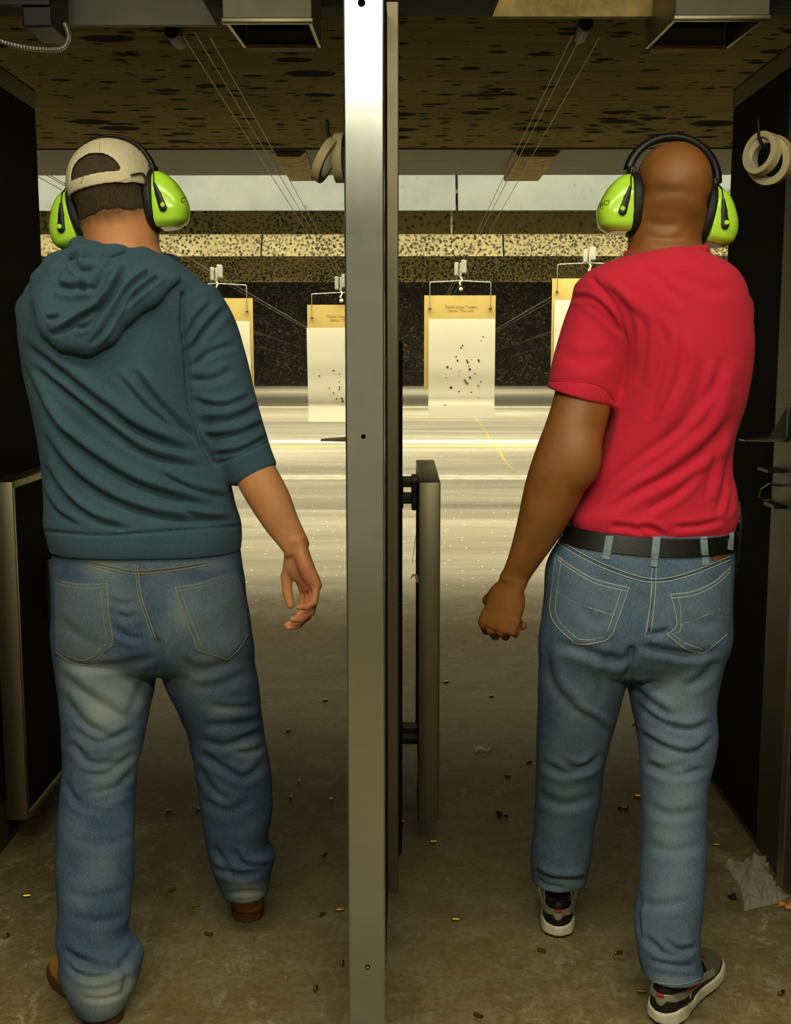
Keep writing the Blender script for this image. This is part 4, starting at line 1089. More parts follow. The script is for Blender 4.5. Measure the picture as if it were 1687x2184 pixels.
LL1 = [row(1300, 126, 310, 2.50, .11, .11), row(1350, 119, 326, 2.50, .125, .12), row(1400, 119, 334, 2.49, .118, .12), row(1450, 124, 330, 2.48, .112, .115), row(1550, 134, 311, 2.45, .10, .10), row(1650, 135, 291, 2.42, .09, .092), row(1750, 125, 285, 2.38, .086, .088), row(1850, 122, 285, 2.34, .086, .085), row(1950, 126, 277, 2.31, .082, .08), row(2000, 123, 276, 2.295, .08, .08), row(2030, 129, 301, 2.28, .084, .085), row(2068, 128, 299, 2.27, .083, .085), row(2110, 146, 286, 2.26, .078, .08), row(2142, 165, 272, 2.255, .07, .075)]
LR1 = [row(1300, 334, 520, 2.50, .11, .11), row(1350, 334, 533, 2.50, .125, .12), row(1400, 336, 540, 2.51, .118, .12), row(1450, 352, 549, 2.52, .112, .115), row(1550, 398, 561, 2.55, .098, .10), row(1650, 419, 578, 2.57, .09, .092), row(1750, 433, 579, 2.59, .084, .086), row(1800, 441, 572, 2.60, .08, .082), row(1824, 446, 587, 2.605, .082, .082), row(1856, 456, 579, 2.61, .076, .078), row(1884, 468, 575, 2.615, .068, .07), row(1900, 476, 572, 2.62, .066, .068)]
js1 = cvt([
    ([(270, 530), (330, 580), (450, 605), (600, 590), (740, 560)], 10, 5, 'v'), ([(300, 620), (400, 700), (560, 800), (660, 850)], 15, 6, 'd'), ([(310, 720), (420, 860), (560, 930)], 13, 6, 'd'),
    ([(330, 890), (470, 965), (650, 890)], 9, 5.5, 'v'), ([(340, 960), (430, 1060), (570, 1055)], 9, 5.5, 'v'), ([(390, 1110), (500, 1110), (645, 1010)], 8, 5, 'v'), ([(380, 1215), (540, 1180), (630, 1100)], 8, 5, 'v'), ([(310, 1150), (380, 1260), (500, 1290)], 8, 4, 'v'),
    ([(720, 600), (660, 720), (600, 850)], 10, 3, 'v'),
    ([(1000, 790), (1100, 800), (1220, 795)], 8, 4, 'v'), ([(970, 880), (1100, 880), (1245, 855)], 9, 5.5, 'v'), ([(940, 950), (1080, 975), (1245, 905)], 9, 5.5, 'v'),
    ([(950, 1010), (1060, 1085), (1160, 1130), (1260, 1050)], 9, 5.5, 'v'), ([(935, 1070), (1000, 1180), (1090, 1245)], 9, 5, 'v'), ([(1090, 1000), (1180, 1010), (1260, 980)], 7, 4, 'v'),
    ([(510, 280), (580, 310), (650, 295)], 8, 3.5, 'v'), ([(535, 340), (600, 372), (665, 355)], 8, 3.5, 'v'), ([(530, 415), (610, 465), (690, 470)], 8, 4, 'v'), ([(290, 390), (400, 470), (500, 510)], 9, 3.5, 'v'),
    ([(650, 130), (665, 260), (690, 350), (740, 490)], 5, 3.5, 's'), ([(745, 490), (755, 560), (750, 640)], 9, 9, 's'), ([(440, 120), (640, 165), (960, 125)], 4, 2, 's'),
    ([(840, 560), (960, 620), (1150, 560)], 12, 4, 'v'), ([(900, 700), (1000, 700), (1180, 640)], 12, 3, 'v'),
], 0, 1150, .4505, .85, .9) + cvt([
    ([(330, 120), (480, 130), (620, 60)], 9, 4, 'v'), ([(310, 300), (470, 340), (630, 300)], 11, 3, 'v'), ([(300, 560), (450, 590), (610, 540)], 12, 3, 'v'), ([(330, 680), (470, 700), (600, 670)], 10, 3.5, 'v'),
    ([(300, 810), (400, 870), (540, 900), (640, 790)], 10, 8, 'd'), ([(330, 950), (470, 965), (620, 900)], 8, 6, 'v'), ([(310, 900), (360, 940), (400, 950)], 6, 4, 'v'), ([(560, 860), (600, 960), (580, 1060)], 9, 5, 'v'), ([(380, 1060), (480, 1070), (590, 1040)], 6, 3, 'v'),
    ([(960, 120), (1080, 180), (1200, 120)], 12, 4, 'v'), ([(1120, 350), (1170, 420), (1300, 420)], 9, 8, 'd'), ([(1000, 440), (1120, 480), (1280, 460)], 8, 6, 'v'), ([(1010, 340), (1060, 420), (1100, 470)], 8, 5, 'v'), ([(1060, 570), (1150, 560), (1260, 560)], 6, 3, 'v'),
], 0, 1650, .4505, .85, .9)
fade1 = [(225, 1500, 70, 60, .75), (190, 1430, 70, 25, .5), (390, 1300, 50, 60, .4), (470, 1310, 40, 40, .3), (240, 1250, 60, 60, .25), (470, 1510, 70, 14, .35), (440, 1420, 70, 60, .3), (235, 1640, 60, 60, .3), (230, 2120, 70, 45, .95), (530, 1908, 45, 26, .9), (200, 1850, 60, 90, .15), (520, 1600, 60, 30, .25), (230, 1210, 90, 15, .3), (430, 1205, 60, 12, .3)]
jean1, co, F = jeans(man1, PV1, [LL1, LR1], js1, fade1, 'jeans_worn', (.0016, 26, (1, 1, 1.6), 5))
tr = bvh(co, F); del co, F
q = lambda L_, oy: [(x * .4505, oy + y * .4505) for x, y in L_]
for pk in (q([(262, 196), (380, 208), (504, 205), (515, 330), (536, 498), (505, 520), (412, 588), (330, 572), (266, 530)], 1150), q([(828, 224), (960, 200), (1116, 145), (1160, 290), (1172, 450), (1075, 568), (935, 524), (890, 400)], 1150)):
    po = patch(tr, pk, .0002, .0016, 'back_pocket', 'jeans_worn', jean1, 9)
    attr(po, 'fade', np.full(len(po.data.vertices), .22))
for s_, r_ in (([(262, 190), (380, 214), (506, 210)], .0006), ([(262, 208), (380, 232), (504, 228)], .0006), ([(506, 210), (516, 330), (538, 498)], .0007), ([(478, 240), (492, 380), (510, 490)], .0006), ([(538, 498), (505, 525), (412, 592), (330, 576), (266, 535)], .0006), ([(500, 495), (408, 570), (320, 552)], .0006),
               ([(830, 230), (960, 206), (1116, 152)], .0006), ([(835, 246), (962, 222), (1118, 170)], .0006), ([(828, 226), (885, 390), (935, 526)], .0007), ([(852, 240), (908, 390), (955, 510)], .0006), ([(935, 526), (1000, 545), (1075, 572)], .0007), ([(1075, 572), (1130, 520), (1174, 450)], .0006),
               ([(430, 122), (560, 152), (640, 164), (760, 158), (900, 138), (980, 122)], .0007), ([(430, 106), (560, 136), (640, 148), (760, 142), (900, 122), (980, 106)], .0006), ([(652, 120), (668, 260), (700, 360), (744, 490)], .0007), ([(640, 120), (654, 260), (684, 360), (728, 480)], .0005)):
    stitch(tr, q(s_, 1150), 'stitching', 'thread_tan', jean1, r_ * 1.5)

# ================================================================== man in red
man2 = thing('person', 'man seen from behind in a red T-shirt, jeans and black belt with a shaved head', 'person', tuple(FL(1310, 2080)))
Y2 = 2.45
T2 = [row(528, 1385, 1480, Y2, .06, .07), row(543, 1345, 1512, Y2, .075, .085), row(556, 1305, 1540, Y2, .088, .10), row(575, 1262, 1566, Y2, .10, .115), row(600, 1236, 1583, Y2, .112, .12), row(640, 1240, 1594, Y2, .124, .125), row(700, 1275, 1602, Y2, .13, .13),
      row(800, 1312, 1596, Y2, .13, .13), row(870, 1306, 1582, Y2, .125, .13), row(930, 1288, 1564, Y2, .118, .13), row(1000, 1262, 1558, Y2, .114, .13), row(1060, 1240, 1569, Y2, .116, .13), row(1105, 1215, 1570, Y2, .122, .13), row(1130, 1220, 1562, Y2, .118, .125), row(1150, 1225, 1556, Y2, .112, .12)]
armL2 = [stn(1288, 640, 118, 2.45), stn(1270, 690, 132, 2.445), stn(1256, 750, 140, 2.44), stn(1244, 805, 144, 2.43), stn(1236, 850, 144, 2.425)]
armL2_skin = [stn(1280, 680, 110, 2.45), stn(1254, 780, 122, 2.435), stn(1243, 850, 122, 2.42, .95), stn(1226, 915, 126, 2.405, .92), stn(1202, 985, 130, 2.395, .88), stn(1180, 1045, 124, 2.40, .86), stn(1156, 1110, 104, 2.41, .86), stn(1128, 1172, 78, 2.42, .82), stn(1106, 1216, 62, 2.43, .74), stn(1094, 1240, 60, 2.435, .70)]
armR2 = [stn(1545, 655, 108, 2.47), stn(1548, 720, 110, 2.52), stn(1548, 800, 110, 2.58)]
armR2_skin = [stn(1545, 680, 90, 2.48), stn(1548, 800, 84, 2.58), stn(1540, 890, 78, 2.66), stn(1510, 900, 72, 2.76), stn(1470, 880, 60, 2.88), stn(1450, 870, 50, 2.94)]
f = Field(P(1010, 1400, 2.5) * [1, 0, 1] + [0, 2.15, 0], (P(1625, 280, 2.6)[0], 3.14, 1.89), .003)
HC2 = P(1431, 404, 2.48); HM2 = rot3(math.radians(7), math.radians(4), math.radians(-6))
f.vloft(T2[2:], infl=-.02, k=.02)
L2 = add_head(f, HC2, HM2, .98)
f.limb([stn(1424, 585, 140, 2.46, .9), stn(1420, 545, 150, 2.46, .95), stn(1420, 505, 148, 2.47, 1.0), stn(1426, 460, 146, 2.475, 1.05)], k=.02, k0=.05, sub=2)
f.limb(armL2_skin, k=.01); f.limb(armR2_skin, k=.01)
f.ell(P(1243, 985, 2.365), (.03, .024, .04), None, .04)
fist = [(62, 92, 50), (66, 95, 52), (70, 96, 54), (72, 98, 56)]
add_hand(f, P(1090, 1252, 2.435), (-.30, .03, -.95), (.42, .90, -.05), 'L', fist, [(.024, .010, .02), (.046, .034, .05), (.020, .058, .074), (-.034, .058, .078)], 1.08, .3)
add_hand(f, P(1450, 870, 2.94), (-.6, .7, -.05), (-.3, -.1, -.9), 'R', [(40, 50, 30)] * 4, [(.024, .006, .016), (.046, .022, .052), (.046, .034, .084), (.036, .044, .106)])
co, F = f.mesh(2); del f
co = folds(co, F, [([(1370, 470), (1410, 480), (1450, 478)], 9, 1.6, 'v'), ([(1375, 500), (1420, 512), (1465, 508)], 9, 1.4, 'v'), ([(1098, 1330), (1103, 1342), (1108, 1352)], 3, 2.0, 's'), ([(1110, 1338), (1103, 1350)], 3, 2.0, 's'), ([(1395, 405), (1430, 408), (1470, 404)], 9, .8, 'v')])
body2 = mesh_obj('body', co, F, 'brown_skin', man2, True)
q_ = (co - HC2) @ HM2; px, py = proj(co)
attr(body2, 'hair', blob(px, py, [(1420, 403, 50, 14, .45), (1425, 440, 60, 40, .15)]) * (co[:, 2] > 1.5))
attr(body2, 'flush', blob(px, py, [(1112, 1345, 15, 20, .25)]))
# T-shirt
f = Field(P(1130, 1175, 2.45) * [1, 0, 1] + [0, 2.26, 0], (P(1625, 500, 2.5)[0], 2.72, P(0, 505, 2.45)[2]), .0036)
f.limb(armL2, k=.012, k0=.05); f.limb(armR2, k=.012, k0=.05)
pc2 = P(1236, 846, 2.425); dc2 = pc2 - P(1249, 780, 2.435); dc2 /= np.linalg.norm(dc2)
nc2 = dc2 + np.array([-.05, .22, .10]); nc2 /= np.linalg.norm(nc2)
f.cut(lambda X, Y, Z: np.where((X - pc2[0]) ** 2 + (Y - pc2[1]) ** 2 + (Z - pc2[2]) ** 2 < .11 ** 2, ((X - pc2[0]) * nc2[0] + (Y - pc2[1]) * nc2[1] + (Z - pc2[2]) * nc2[2]), -.2), .002)
ui = pc2 - dc2 * .05
def sleeve_in(X, Y, Z):
    x, y, z = X - pc2[0], Y - pc2[1], Z - pc2[2]; t = x * dc2[0] + y * dc2[1] + z * dc2[2]
    rr = np.sqrt(np.maximum((x - t * dc2[0]) ** 2 + (y - t * dc2[1]) ** 2 + (z - t * dc2[2]) ** 2, 0))
    return np.where((t > -.06) & (t < .08) & (rr < .12), .0605 - rr, -.2)
f.cut(sleeve_in, .002)
f.vloft(T2, n=2.3, k=.03)
nk = P(1422, 540, 2.46)
f.cut(lambda X, Y, Z: .080 - np.sqrt((X - nk[0]) ** 2 + (Y - nk[1] - .01) ** 2) + np.maximum(0, (P(1422, 560, 2.46)[2] - Z)) * -3, .004)
s2 = cvt([
    ([(745, 255), (850, 390), (893, 520), (900, 640), (880, 790)], 6, 6, 's'),
    ([(790, 260), (900, 370), (950, 500), (935, 690)], 10, 4.5, 'd'), ([(860, 330), (990, 440), (1010, 570), (985, 770)], 12, 4, 'd'), ([(1060, 430), (1110, 560), (1080, 740), (1030, 930)], 13, 4, 'd'), ([(1180, 520), (1190, 680), (1120, 850), (1060, 980)], 12, 3.5, 'd'),
    ([(1400, 630), (1330, 800), (1180, 985), (980, 1130), (760, 1310)], 15, 7, 'd'), ([(1400, 760), (1290, 950), (1100, 1115), (900, 1250), (730, 1385)], 13, 6.5, 'd'), ([(1415, 930), (1300, 1080), (1150, 1190), (950, 1295), (790, 1400)], 13, 6, 'd'),
    ([(1360, 980), (1335, 1140), (1300, 1310)], 10, 5, 'd'), ([(1405, 1090), (1385, 1250), (1345, 1400)], 9, 4.5, 'd'), ([(1420, 1180), (1410, 1300), (1390, 1400)], 7, 3.5, 'd'),
    ([(1260, 1180), (1150, 1290), (1000, 1380)], 10, 4, 'd'), ([(960, 1430), (1040, 1450), (1090, 1485)], 7, 5, 'v'), ([(820, 1430), (930, 1440), (1000, 1470)], 7, 4, 'v'), ([(1120, 1440), (1250, 1430), (1370, 1400)], 7, 4, 'v'),
    ([(1290, 640), (1270, 800), (1180, 960)], 12, 3.5, 'd'), ([(840, 900), (800, 1050), (740, 1200)], 10, 3, 'v'),
    ([(1060, 160), (1150, 178), (1260, 150)], 5, 2, 's'), ([(1120, 210), (1250, 290), (1400, 320)], 14, 3, 'v'), ([(960, 180), (1060, 260), (1180, 380)], 12, 3, 'v'),
    ([(595, 372), (660, 345), (740, 352), (830, 430), (885, 540)], 6, 4.5, 'v'), ([(680, 350), (790, 420), (870, 520)], 7, 3, 'v'),
    ([(530, 742), (650, 742), (780, 765), (855, 842)], 3.5, 2, 's'), ([(580, 600), (700, 640), (840, 620)], 14, 2.5, 'v'),
], 930, 480, .4487, 1.15, .95)
shirt, co, F = person_mesh('t_shirt', f, 'red_jersey', man2, s2, (.0014, 22, (1, 1, .8), 11)); del f
tr = bvh(co, F)
ncv = [(1343, 548), (1375, 538), (1420, 537), (1465, 545), (1498, 535)]
# neckband
nb = MB(); pts = []
for i in range(48):
    a = 2 * math.pi * i / 48; x = nk[0] + .084 * math.cos(a) * 1.0; y = nk[1] + .010 + .084 * math.sin(a)
    z = P(1422, 545, 2.46)[2] + .004 - .034 * (math.sin(a) > 0) * math.sin(a) + .010 * abs(math.cos(a)) + .006 * math.cos(a)
    pts.append((x, y, z))
bandv = []
for p in pts:
    d = np.array([p[0] - nk[0], p[1] - nk[1] - .01, 0]); d /= np.linalg.norm(d)
    for du, dz in ((-.0025, .001), (.0025, .002), (.007, -.016), (.001, -.020)): bandv.append(np.array(p) + d * du + [0, 0, dz])
nb.add(bandv, [(4 * i + j, 4 * ((i + 1) % 48) + j, 4 * ((i + 1) % 48) + (j + 1) % 4, 4 * i + (j + 1) % 4) for i in range(48) for j in range(4)])
nb.build('neckband', 'red_jersey', shirt, smooth=True)
stitch(tr, [(1167, 812), (1222, 813), (1280, 823), (1312, 856)], 'sleeve_hem', 'red_jersey', shirt, .0008, .0004)
# jeans
PV2 = [row(1124, 1210, 1563, Y2, .120, .128), row(1150, 1196, 1563, Y2, .124, .132), row(1200, 1168, 1561, Y2, .138, .135), row(1260, 1162, 1558, Y2, .150, .135), row(1320, 1157, 1556, Y2, .154, .13), row(1370, 1153, 1551, Y2, .142, .125), row(1405, 1158, 1530, Y2, .118, .115), row(1428, 1175, 1510, Y2, .085, .09), row(1438, 1200, 1480, Y2, .045, .06)]
LL2 = [row(1300, 1170, 1330, 2.45, .115, .10), row(1355, 1156, 1338, 2.45, .128, .11), row(1420, 1150, 1338, 2.46, .116, .11), row(1500, 1148, 1321, 2.48, .105, .105), row(1560, 1146, 1304, 2.50, .098, .098), row(1640, 1144, 1287, 2.53, .09, .092), row(1700, 1142, 1280, 2.55, .085, .088), row(1760, 1140, 1267, 2.57, .08, .082), row(1835, 1131, 1258, 2.59, .074, .078), row(1876, 1134, 1250, 2.605, .070, .072)]
LR2 = [row(1300, 1352, 1545, 2.45, .115, .10), row(1355, 1345, 1551, 2.45, .13, .11), row(1420, 1341, 1538, 2.45, .118, .11), row(1480, 1343, 1526, 2.44, .108, .106), row(1580, 1362, 1527, 2.42, .098, .10), row(1680, 1367, 1507, 2.39, .088, .092), row(1800, 1370, 1505, 2.355, .082, .084), row(1900, 1364, 1500, 2.32, .078, .08), row(1960, 1355, 1494, 2.305, .078, .078), row(2030, 1360, 1492, 2.285, .072, .076), row(2072, 1368, 1498, 2.275, .070, .076)]
js2 = cvt([
    ([(560, 600), (700, 640), (860, 690), (960, 640)], 12, 5, 'v'), ([(930, 760), (1000, 850), (1140, 950)], 12, 6, 'd'), ([(940, 860), (1060, 960), (1200, 1000), (1310, 960)], 10, 5, 'd'), ([(960, 1010), (1100, 1090), (1220, 1110), (1310, 1040)], 9, 5, 'd'),
    ([(960, 620), (1060, 640), (1200, 660), (1350, 640)], 10, 5, 'v'), ([(1000, 560), (1060, 560), (1110, 540)], 8, 4, 'v'), ([(930, 640), (925, 720), (900, 780)], 9, 9, 's'), ([(540, 620), (580, 800), (700, 920)], 14, 4, 'd'), ([(640, 900), (760, 960), (860, 1040)], 10, 3.5, 'd'), ([(600, 1180), (700, 1200), (790, 1130)], 9, 3.5, 'v'), ([(860, 620), (800, 760), (780, 900)], 12, 3, 'v'),
    ([(1030, 150), (1040, 300), (1010, 560)], 5, 3, 's'), ([(540, 110), (700, 200), (900, 290), (1040, 315), (1200, 285), (1400, 215)], 5, 2.5, 's'), ([(1330, 680), (1280, 760), (1180, 820)], 11, 4, 'v'), ([(990, 1180), (1080, 1200), (1200, 1190)], 9, 3.5, 'v'),
    ([(680, 420), (760, 500), (840, 480)], 12, 3.5, 'v'), ([(1180, 480), (1260, 520), (1340, 500)], 12, 3, 'v'),
], 930, 1100, .4487, 1.2, .9) + cvt([
    ([(500, 60), (620, 110), (780, 60)], 9, 3.5, 'v'), ([(480, 200), (600, 260), (760, 220)], 11, 3, 'v'), ([(470, 560), (560, 600), (720, 600)], 9, 6, 'd'), ([(470, 600), (520, 640), (620, 660)], 6, 4, 'v'),
    ([(990, 60), (1120, 120), (1290, 90)], 9, 4, 'v'), ([(1000, 260), (1120, 310), (1270, 280)], 11, 3, 'v'), ([(990, 440), (1120, 480), (1270, 450)], 12, 2.5, 'v'), ([(960, 720), (1050, 740), (1200, 720)], 11, 3, 'v'), ([(1080, 900), (1150, 950), (1240, 940)], 8, 5, 'v'), ([(980, 880), (1080, 960), (1180, 990)], 9, 4, 'v'), ([(1020, 1000), (1120, 1020), (1230, 1030)], 7, 4, 'v'), ([(970, 660), (960, 800), (970, 900)], 6, 3, 'v'),
], 930, 1600, .4487, 1.2, .9)
fade2 = [(1250, 1290, 60, 70, .25), (1470, 1300, 50, 60, .25), (1450, 1470, 60, 60, .45), (1230, 1500, 50, 100, .25), (1440, 1650, 50, 120, .4), (1200, 1700, 45, 120, .25), (1430, 1850, 50, 150, .35), (1200, 1890, 40, 14, .6), (1430, 2092, 70, 12, .6), (1350, 1180, 150, 20, .2)]
jean2, co, F = jeans(man2, PV2, [LL2, LR2], js2, fade2, 'jeans_mid', (.0014, 24, (1, 1, 1.4), 6))
tr2 = bvh(co, F); del co, F
q = lambda L_, oy=1100: [(930 + x * .4487, oy + y * .4487) for x, y in L_]
for pk in (q([(570, 182), (650, 240), (760, 300), (918, 338), (880, 450), (838, 560), (800, 590), (730, 606), (662, 604), (575, 520), (545, 450), (553, 340)]), q([(1114, 372), (1220, 356), (1320, 310), (1398, 240), (1396, 400), (1380, 560), (1325, 610), (1268, 650), (1180, 625), (1098, 565), (1140, 520), (1132, 440)])):
    po = patch(tr2, pk, .0002, .0016, 'back_pocket', 'jeans_mid', jean2, 9)
    attr(po, 'fade', np.full(len(po.data.vertices), .2))
for s_, r_ in (([(570, 186), (650, 244), (760, 304), (918, 342)], .0008), ([(575, 206), (655, 264), (765, 324), (905, 358)], .0007), ([(570, 186), (553, 340), (543, 450), (575, 524), (662, 607)], .0007), ([(598, 200), (580, 340), (570, 450), (600, 515), (672, 585)], .0006), ([(662, 607), (730, 609), (805, 592), (840, 560)], .0008), ([(675, 588), (730, 590), (790, 575)], .0006), ([(918, 340), (880, 450), (840, 562)], .0007), ([(880, 350), (850, 450), (815, 550)], .0006),
               ([(560, 345), (640, 400), (740, 440), (840, 470)], .0005), ([(1116, 374), (1220, 360), (1320, 314), (1398, 246)], .0008), ([(1118, 392), (1222, 378), (1324, 330), (1396, 266)], .0007), ([(1114, 374), (1132, 440), (1142, 520), (1098, 566)], .0007), ([(1150, 385), (1162, 450), (1160, 540), (1130, 560)], .0006), ([(1098, 566), (1180, 628), (1268, 653)], .0008), ([(1120, 560), (1190, 608), (1265, 632)], .0006), ([(1268, 653), (1325, 612), (1382, 562)], .0007), ([(1160, 520), (1260, 480), (1380, 435)], .0005),
               ([(560, 120), (700, 205), (860, 275), (1030, 318), (1200, 288), (1400, 208)], .0008), ([(570, 104), (710, 188), (870, 258), (1035, 300), (1200, 270), (1400, 190)], .0007), ([(1048, 240), (1040, 400), (1022, 560)], .0007), ([(1026, 250), (1018, 400), (998, 560)], .0006), ([(1030, 320), (1012, 450), (990, 580)], .0005)):
    stitch(tr2, q(s_), 'stitching', 'thread_pale', jean2, r_ * 1.5)
stitch(tr2, [(1372, 2090), (1420, 2098), (1460, 2098), (1494, 2086)], 'stitching', 'thread_pale', jean2, .0006)
# belt: a strap round the waist
bz = herm([1080, 1110, 1150, 1200], [0, 1, 2, 3], [1130])
def belt_ring(infl, zoff):
    R_ = np.array(sorted(PV2)); out = []
    for i in range(96):
        a = 2 * math.pi * i / 96; ca, sa = math.cos(a), math.sin(a)
        zc_ = P(1390, 1137, Y2)[2] - .006 * ca - .010 * max(0, -sa) + .008 * max(0, sa) + zoff
        zz = np.clip(zc_, R_[0, 0], R_[-1, 0]); v = [herm(R_[:, 0], R_[:, j], [zz])[0] for j in range(1, 6)]
        A = v[2] + infl; B = (v[3] if sa < 0 else v[4]) + infl; n_ = 2.3
        r = (abs(ca / A) ** n_ + abs(sa / B) ** n_) ** (-1 / n_)
        out.append((v[0] + r * ca, v[1] + r * sa, zc_))
    return out
BT = MB(); rings = [belt_ring(.0005, -.018), belt_ring(.005, -.018), belt_ring(.0058, 0), belt_ring(.005, .018), belt_ring(.0005, .018)]
BT.add([p for r in rings for p in r], [(k_ * 96 + i, k_ * 96 + (i + 1) % 96, ((k_ + 1) % 5) * 96 + (i + 1) % 96, ((k_ + 1) % 5) * 96 + i) for k_ in range(5) for i in range(96)])
belt = autosmooth(BT.build('belt', 'belt_leather', man2), 50)
dg = [Vector(v) for v in (np.array([v.co for v in belt.data.vertices]) + np.array(wloc(man2)))]
trb = BVHTree.FromPolygons(dg, [tuple(p.vertices) for p in belt.data.polygons])
class Two:                            # nearest of two surfaces
    def __init__(s, *t): s.t = t
    def ray_cast(s, o, d):
        r = [t.ray_cast(o, d) for t in s.t]; r = [x for x in r if x[0] is not None]
        return min(r, key=lambda x: x[3]) if r else (None, None, None, None)
both = Two(tr2, trb)
for lp in ([(815, 62), (850, 68), (826, 210), (790, 205)], [(1030, 100), (1066, 102), (1052, 245), (1017, 240)], [(1252, 88), (1284, 88), (1296, 232), (1264, 236)], [(1398, 40), (1414, 44), (1406, 165), (1386, 160)], [(580, 30), (606, 26), (600, 100), (580, 104)]):
    patch(both, q(lp), .0008, .0022, 'belt_loop', 'belt_loop', jean2, 8)
patch(tr2, q([(1312, 165), (1378, 138), (1384, 190), (1316, 218)]), .0008, .002, 'leather_patch', 'patch_leather', jean2, 8)
# ------------------------------------------------------------------ ear defenders
def xf(c, M, co): return np.array(c) + co @ np.array(M).T
def text_on(tree, body, px, py, size, mat, parent, rot=0.0, shear=0.0, name='printed_mark', off=.0006, sx=1.0):
    cu = bpy.data.curves.new('t', 'FONT'); cu.body = body; cu.size = size; cu.align_x = 'CENTER'; cu.shear = shear
    tmp = bpy.data.objects.new('t', cu); COL.objects.link(tmp); bpy.context.view_layer.update()
    me = bpy.data.meshes.new_from_object(tmp.evaluated_get(bpy.context.evaluated_depsgraph_get())); bpy.data.objects.remove(tmp); bpy.data.curves.remove(cu)
    v = np.array([q_.co[:2] for q_ in me.vertices]); F = [tuple(p.vertices) for p in me.polygons]; bpy.data.meshes.remove(me)
    c, s_ = math.cos(rot), math.sin(rot); out = []; keep = []
    for x, y in v:
        x *= sx
        h = hit(tree, px + x * c - y * s_, py - (x * s_ + y * c))
        if h is None: out.append(None); continue
        nr = h[1] if (h[1] @ (EYE - h[0])) > 0 else -h[1]; out.append(h[0] + nr * off)
    F = [f_ for f_ in F if all(out[i] is not None for i in f_)]
    if not F: return
    used = sorted({i for f_ in F for i in f_}); mp = {i: j for j, i in enumerate(used)}
    mesh_obj(name, [out[i] for i in used], [tuple(mp[i] for i in f_) for f_ in F], mat, parent)
def cup_mesh():
    f = Field((-.012, -.065, -.075), (.08, .065, .075), .0026)
    rows = [(-.060, .040, .030), (-.052, .055, .040), (-.035, .064, .046), (-.010, .064, .047), (.015, .054, .045), (.035, .042, .040), (.050, .028, .032), (.058, .016, .022)]
    R_ = np.array(rows); z = R_[:, 0]
    def fn(X, Y, Z):
        zz = np.clip(Z.ravel(), z[0], z[-1]); A = herm(z, R_[:, 1], zz)[None, None, :]; B = herm(z, R_[:, 2], zz)[None, None, :]
        q_ = (np.abs(X / A) ** 2.7 + np.abs(Y / B) ** 2.7) ** (1 / 2.7)
        d = (q_ - 1) * np.minimum(A, B); e = np.maximum(Z - z[-1], z[0] - Z)
        return np.maximum(np.maximum(d, e), -X)
    f.union(fn, (-.01, -.06, -.07), (.08, .06, .07), 0)
    return f.mesh(3)
CUP = cup_mesh()
def ring_mesh():                       # soft oval cushion
    f = Field((-.03, -.07, -.085), (.015, .07, .085), .0028)
    def fn(X, Y, Z):
        q_ = np.sqrt((Y / .046) ** 2 + (Z / .060) ** 2); d = (q_ - 1) * .05
        return np.sqrt(np.maximum(d, 0) ** 2 + (np.maximum(np.abs(X + .009) - .004, 0)) ** 2) - .006
    f.union(fn, (-.025, -.06, -.075), (.01, .06, .075), 0)
    return f.mesh(2)
RING = ring_mesh()
def arm_mesh():
    f = Field((-.02, -.012, -.045), (.02, .012, .035), .0016)
    f.chain([(0, 0, .028), (0, 0, .005), (0, 0, -.024)], [.0034, .0062, .0088], .003, 0)
    f.cut(lambda X, Y, Z: np.abs(Y) - .0036, .002)
    return f.mesh(2)
ARM = arm_mesh()
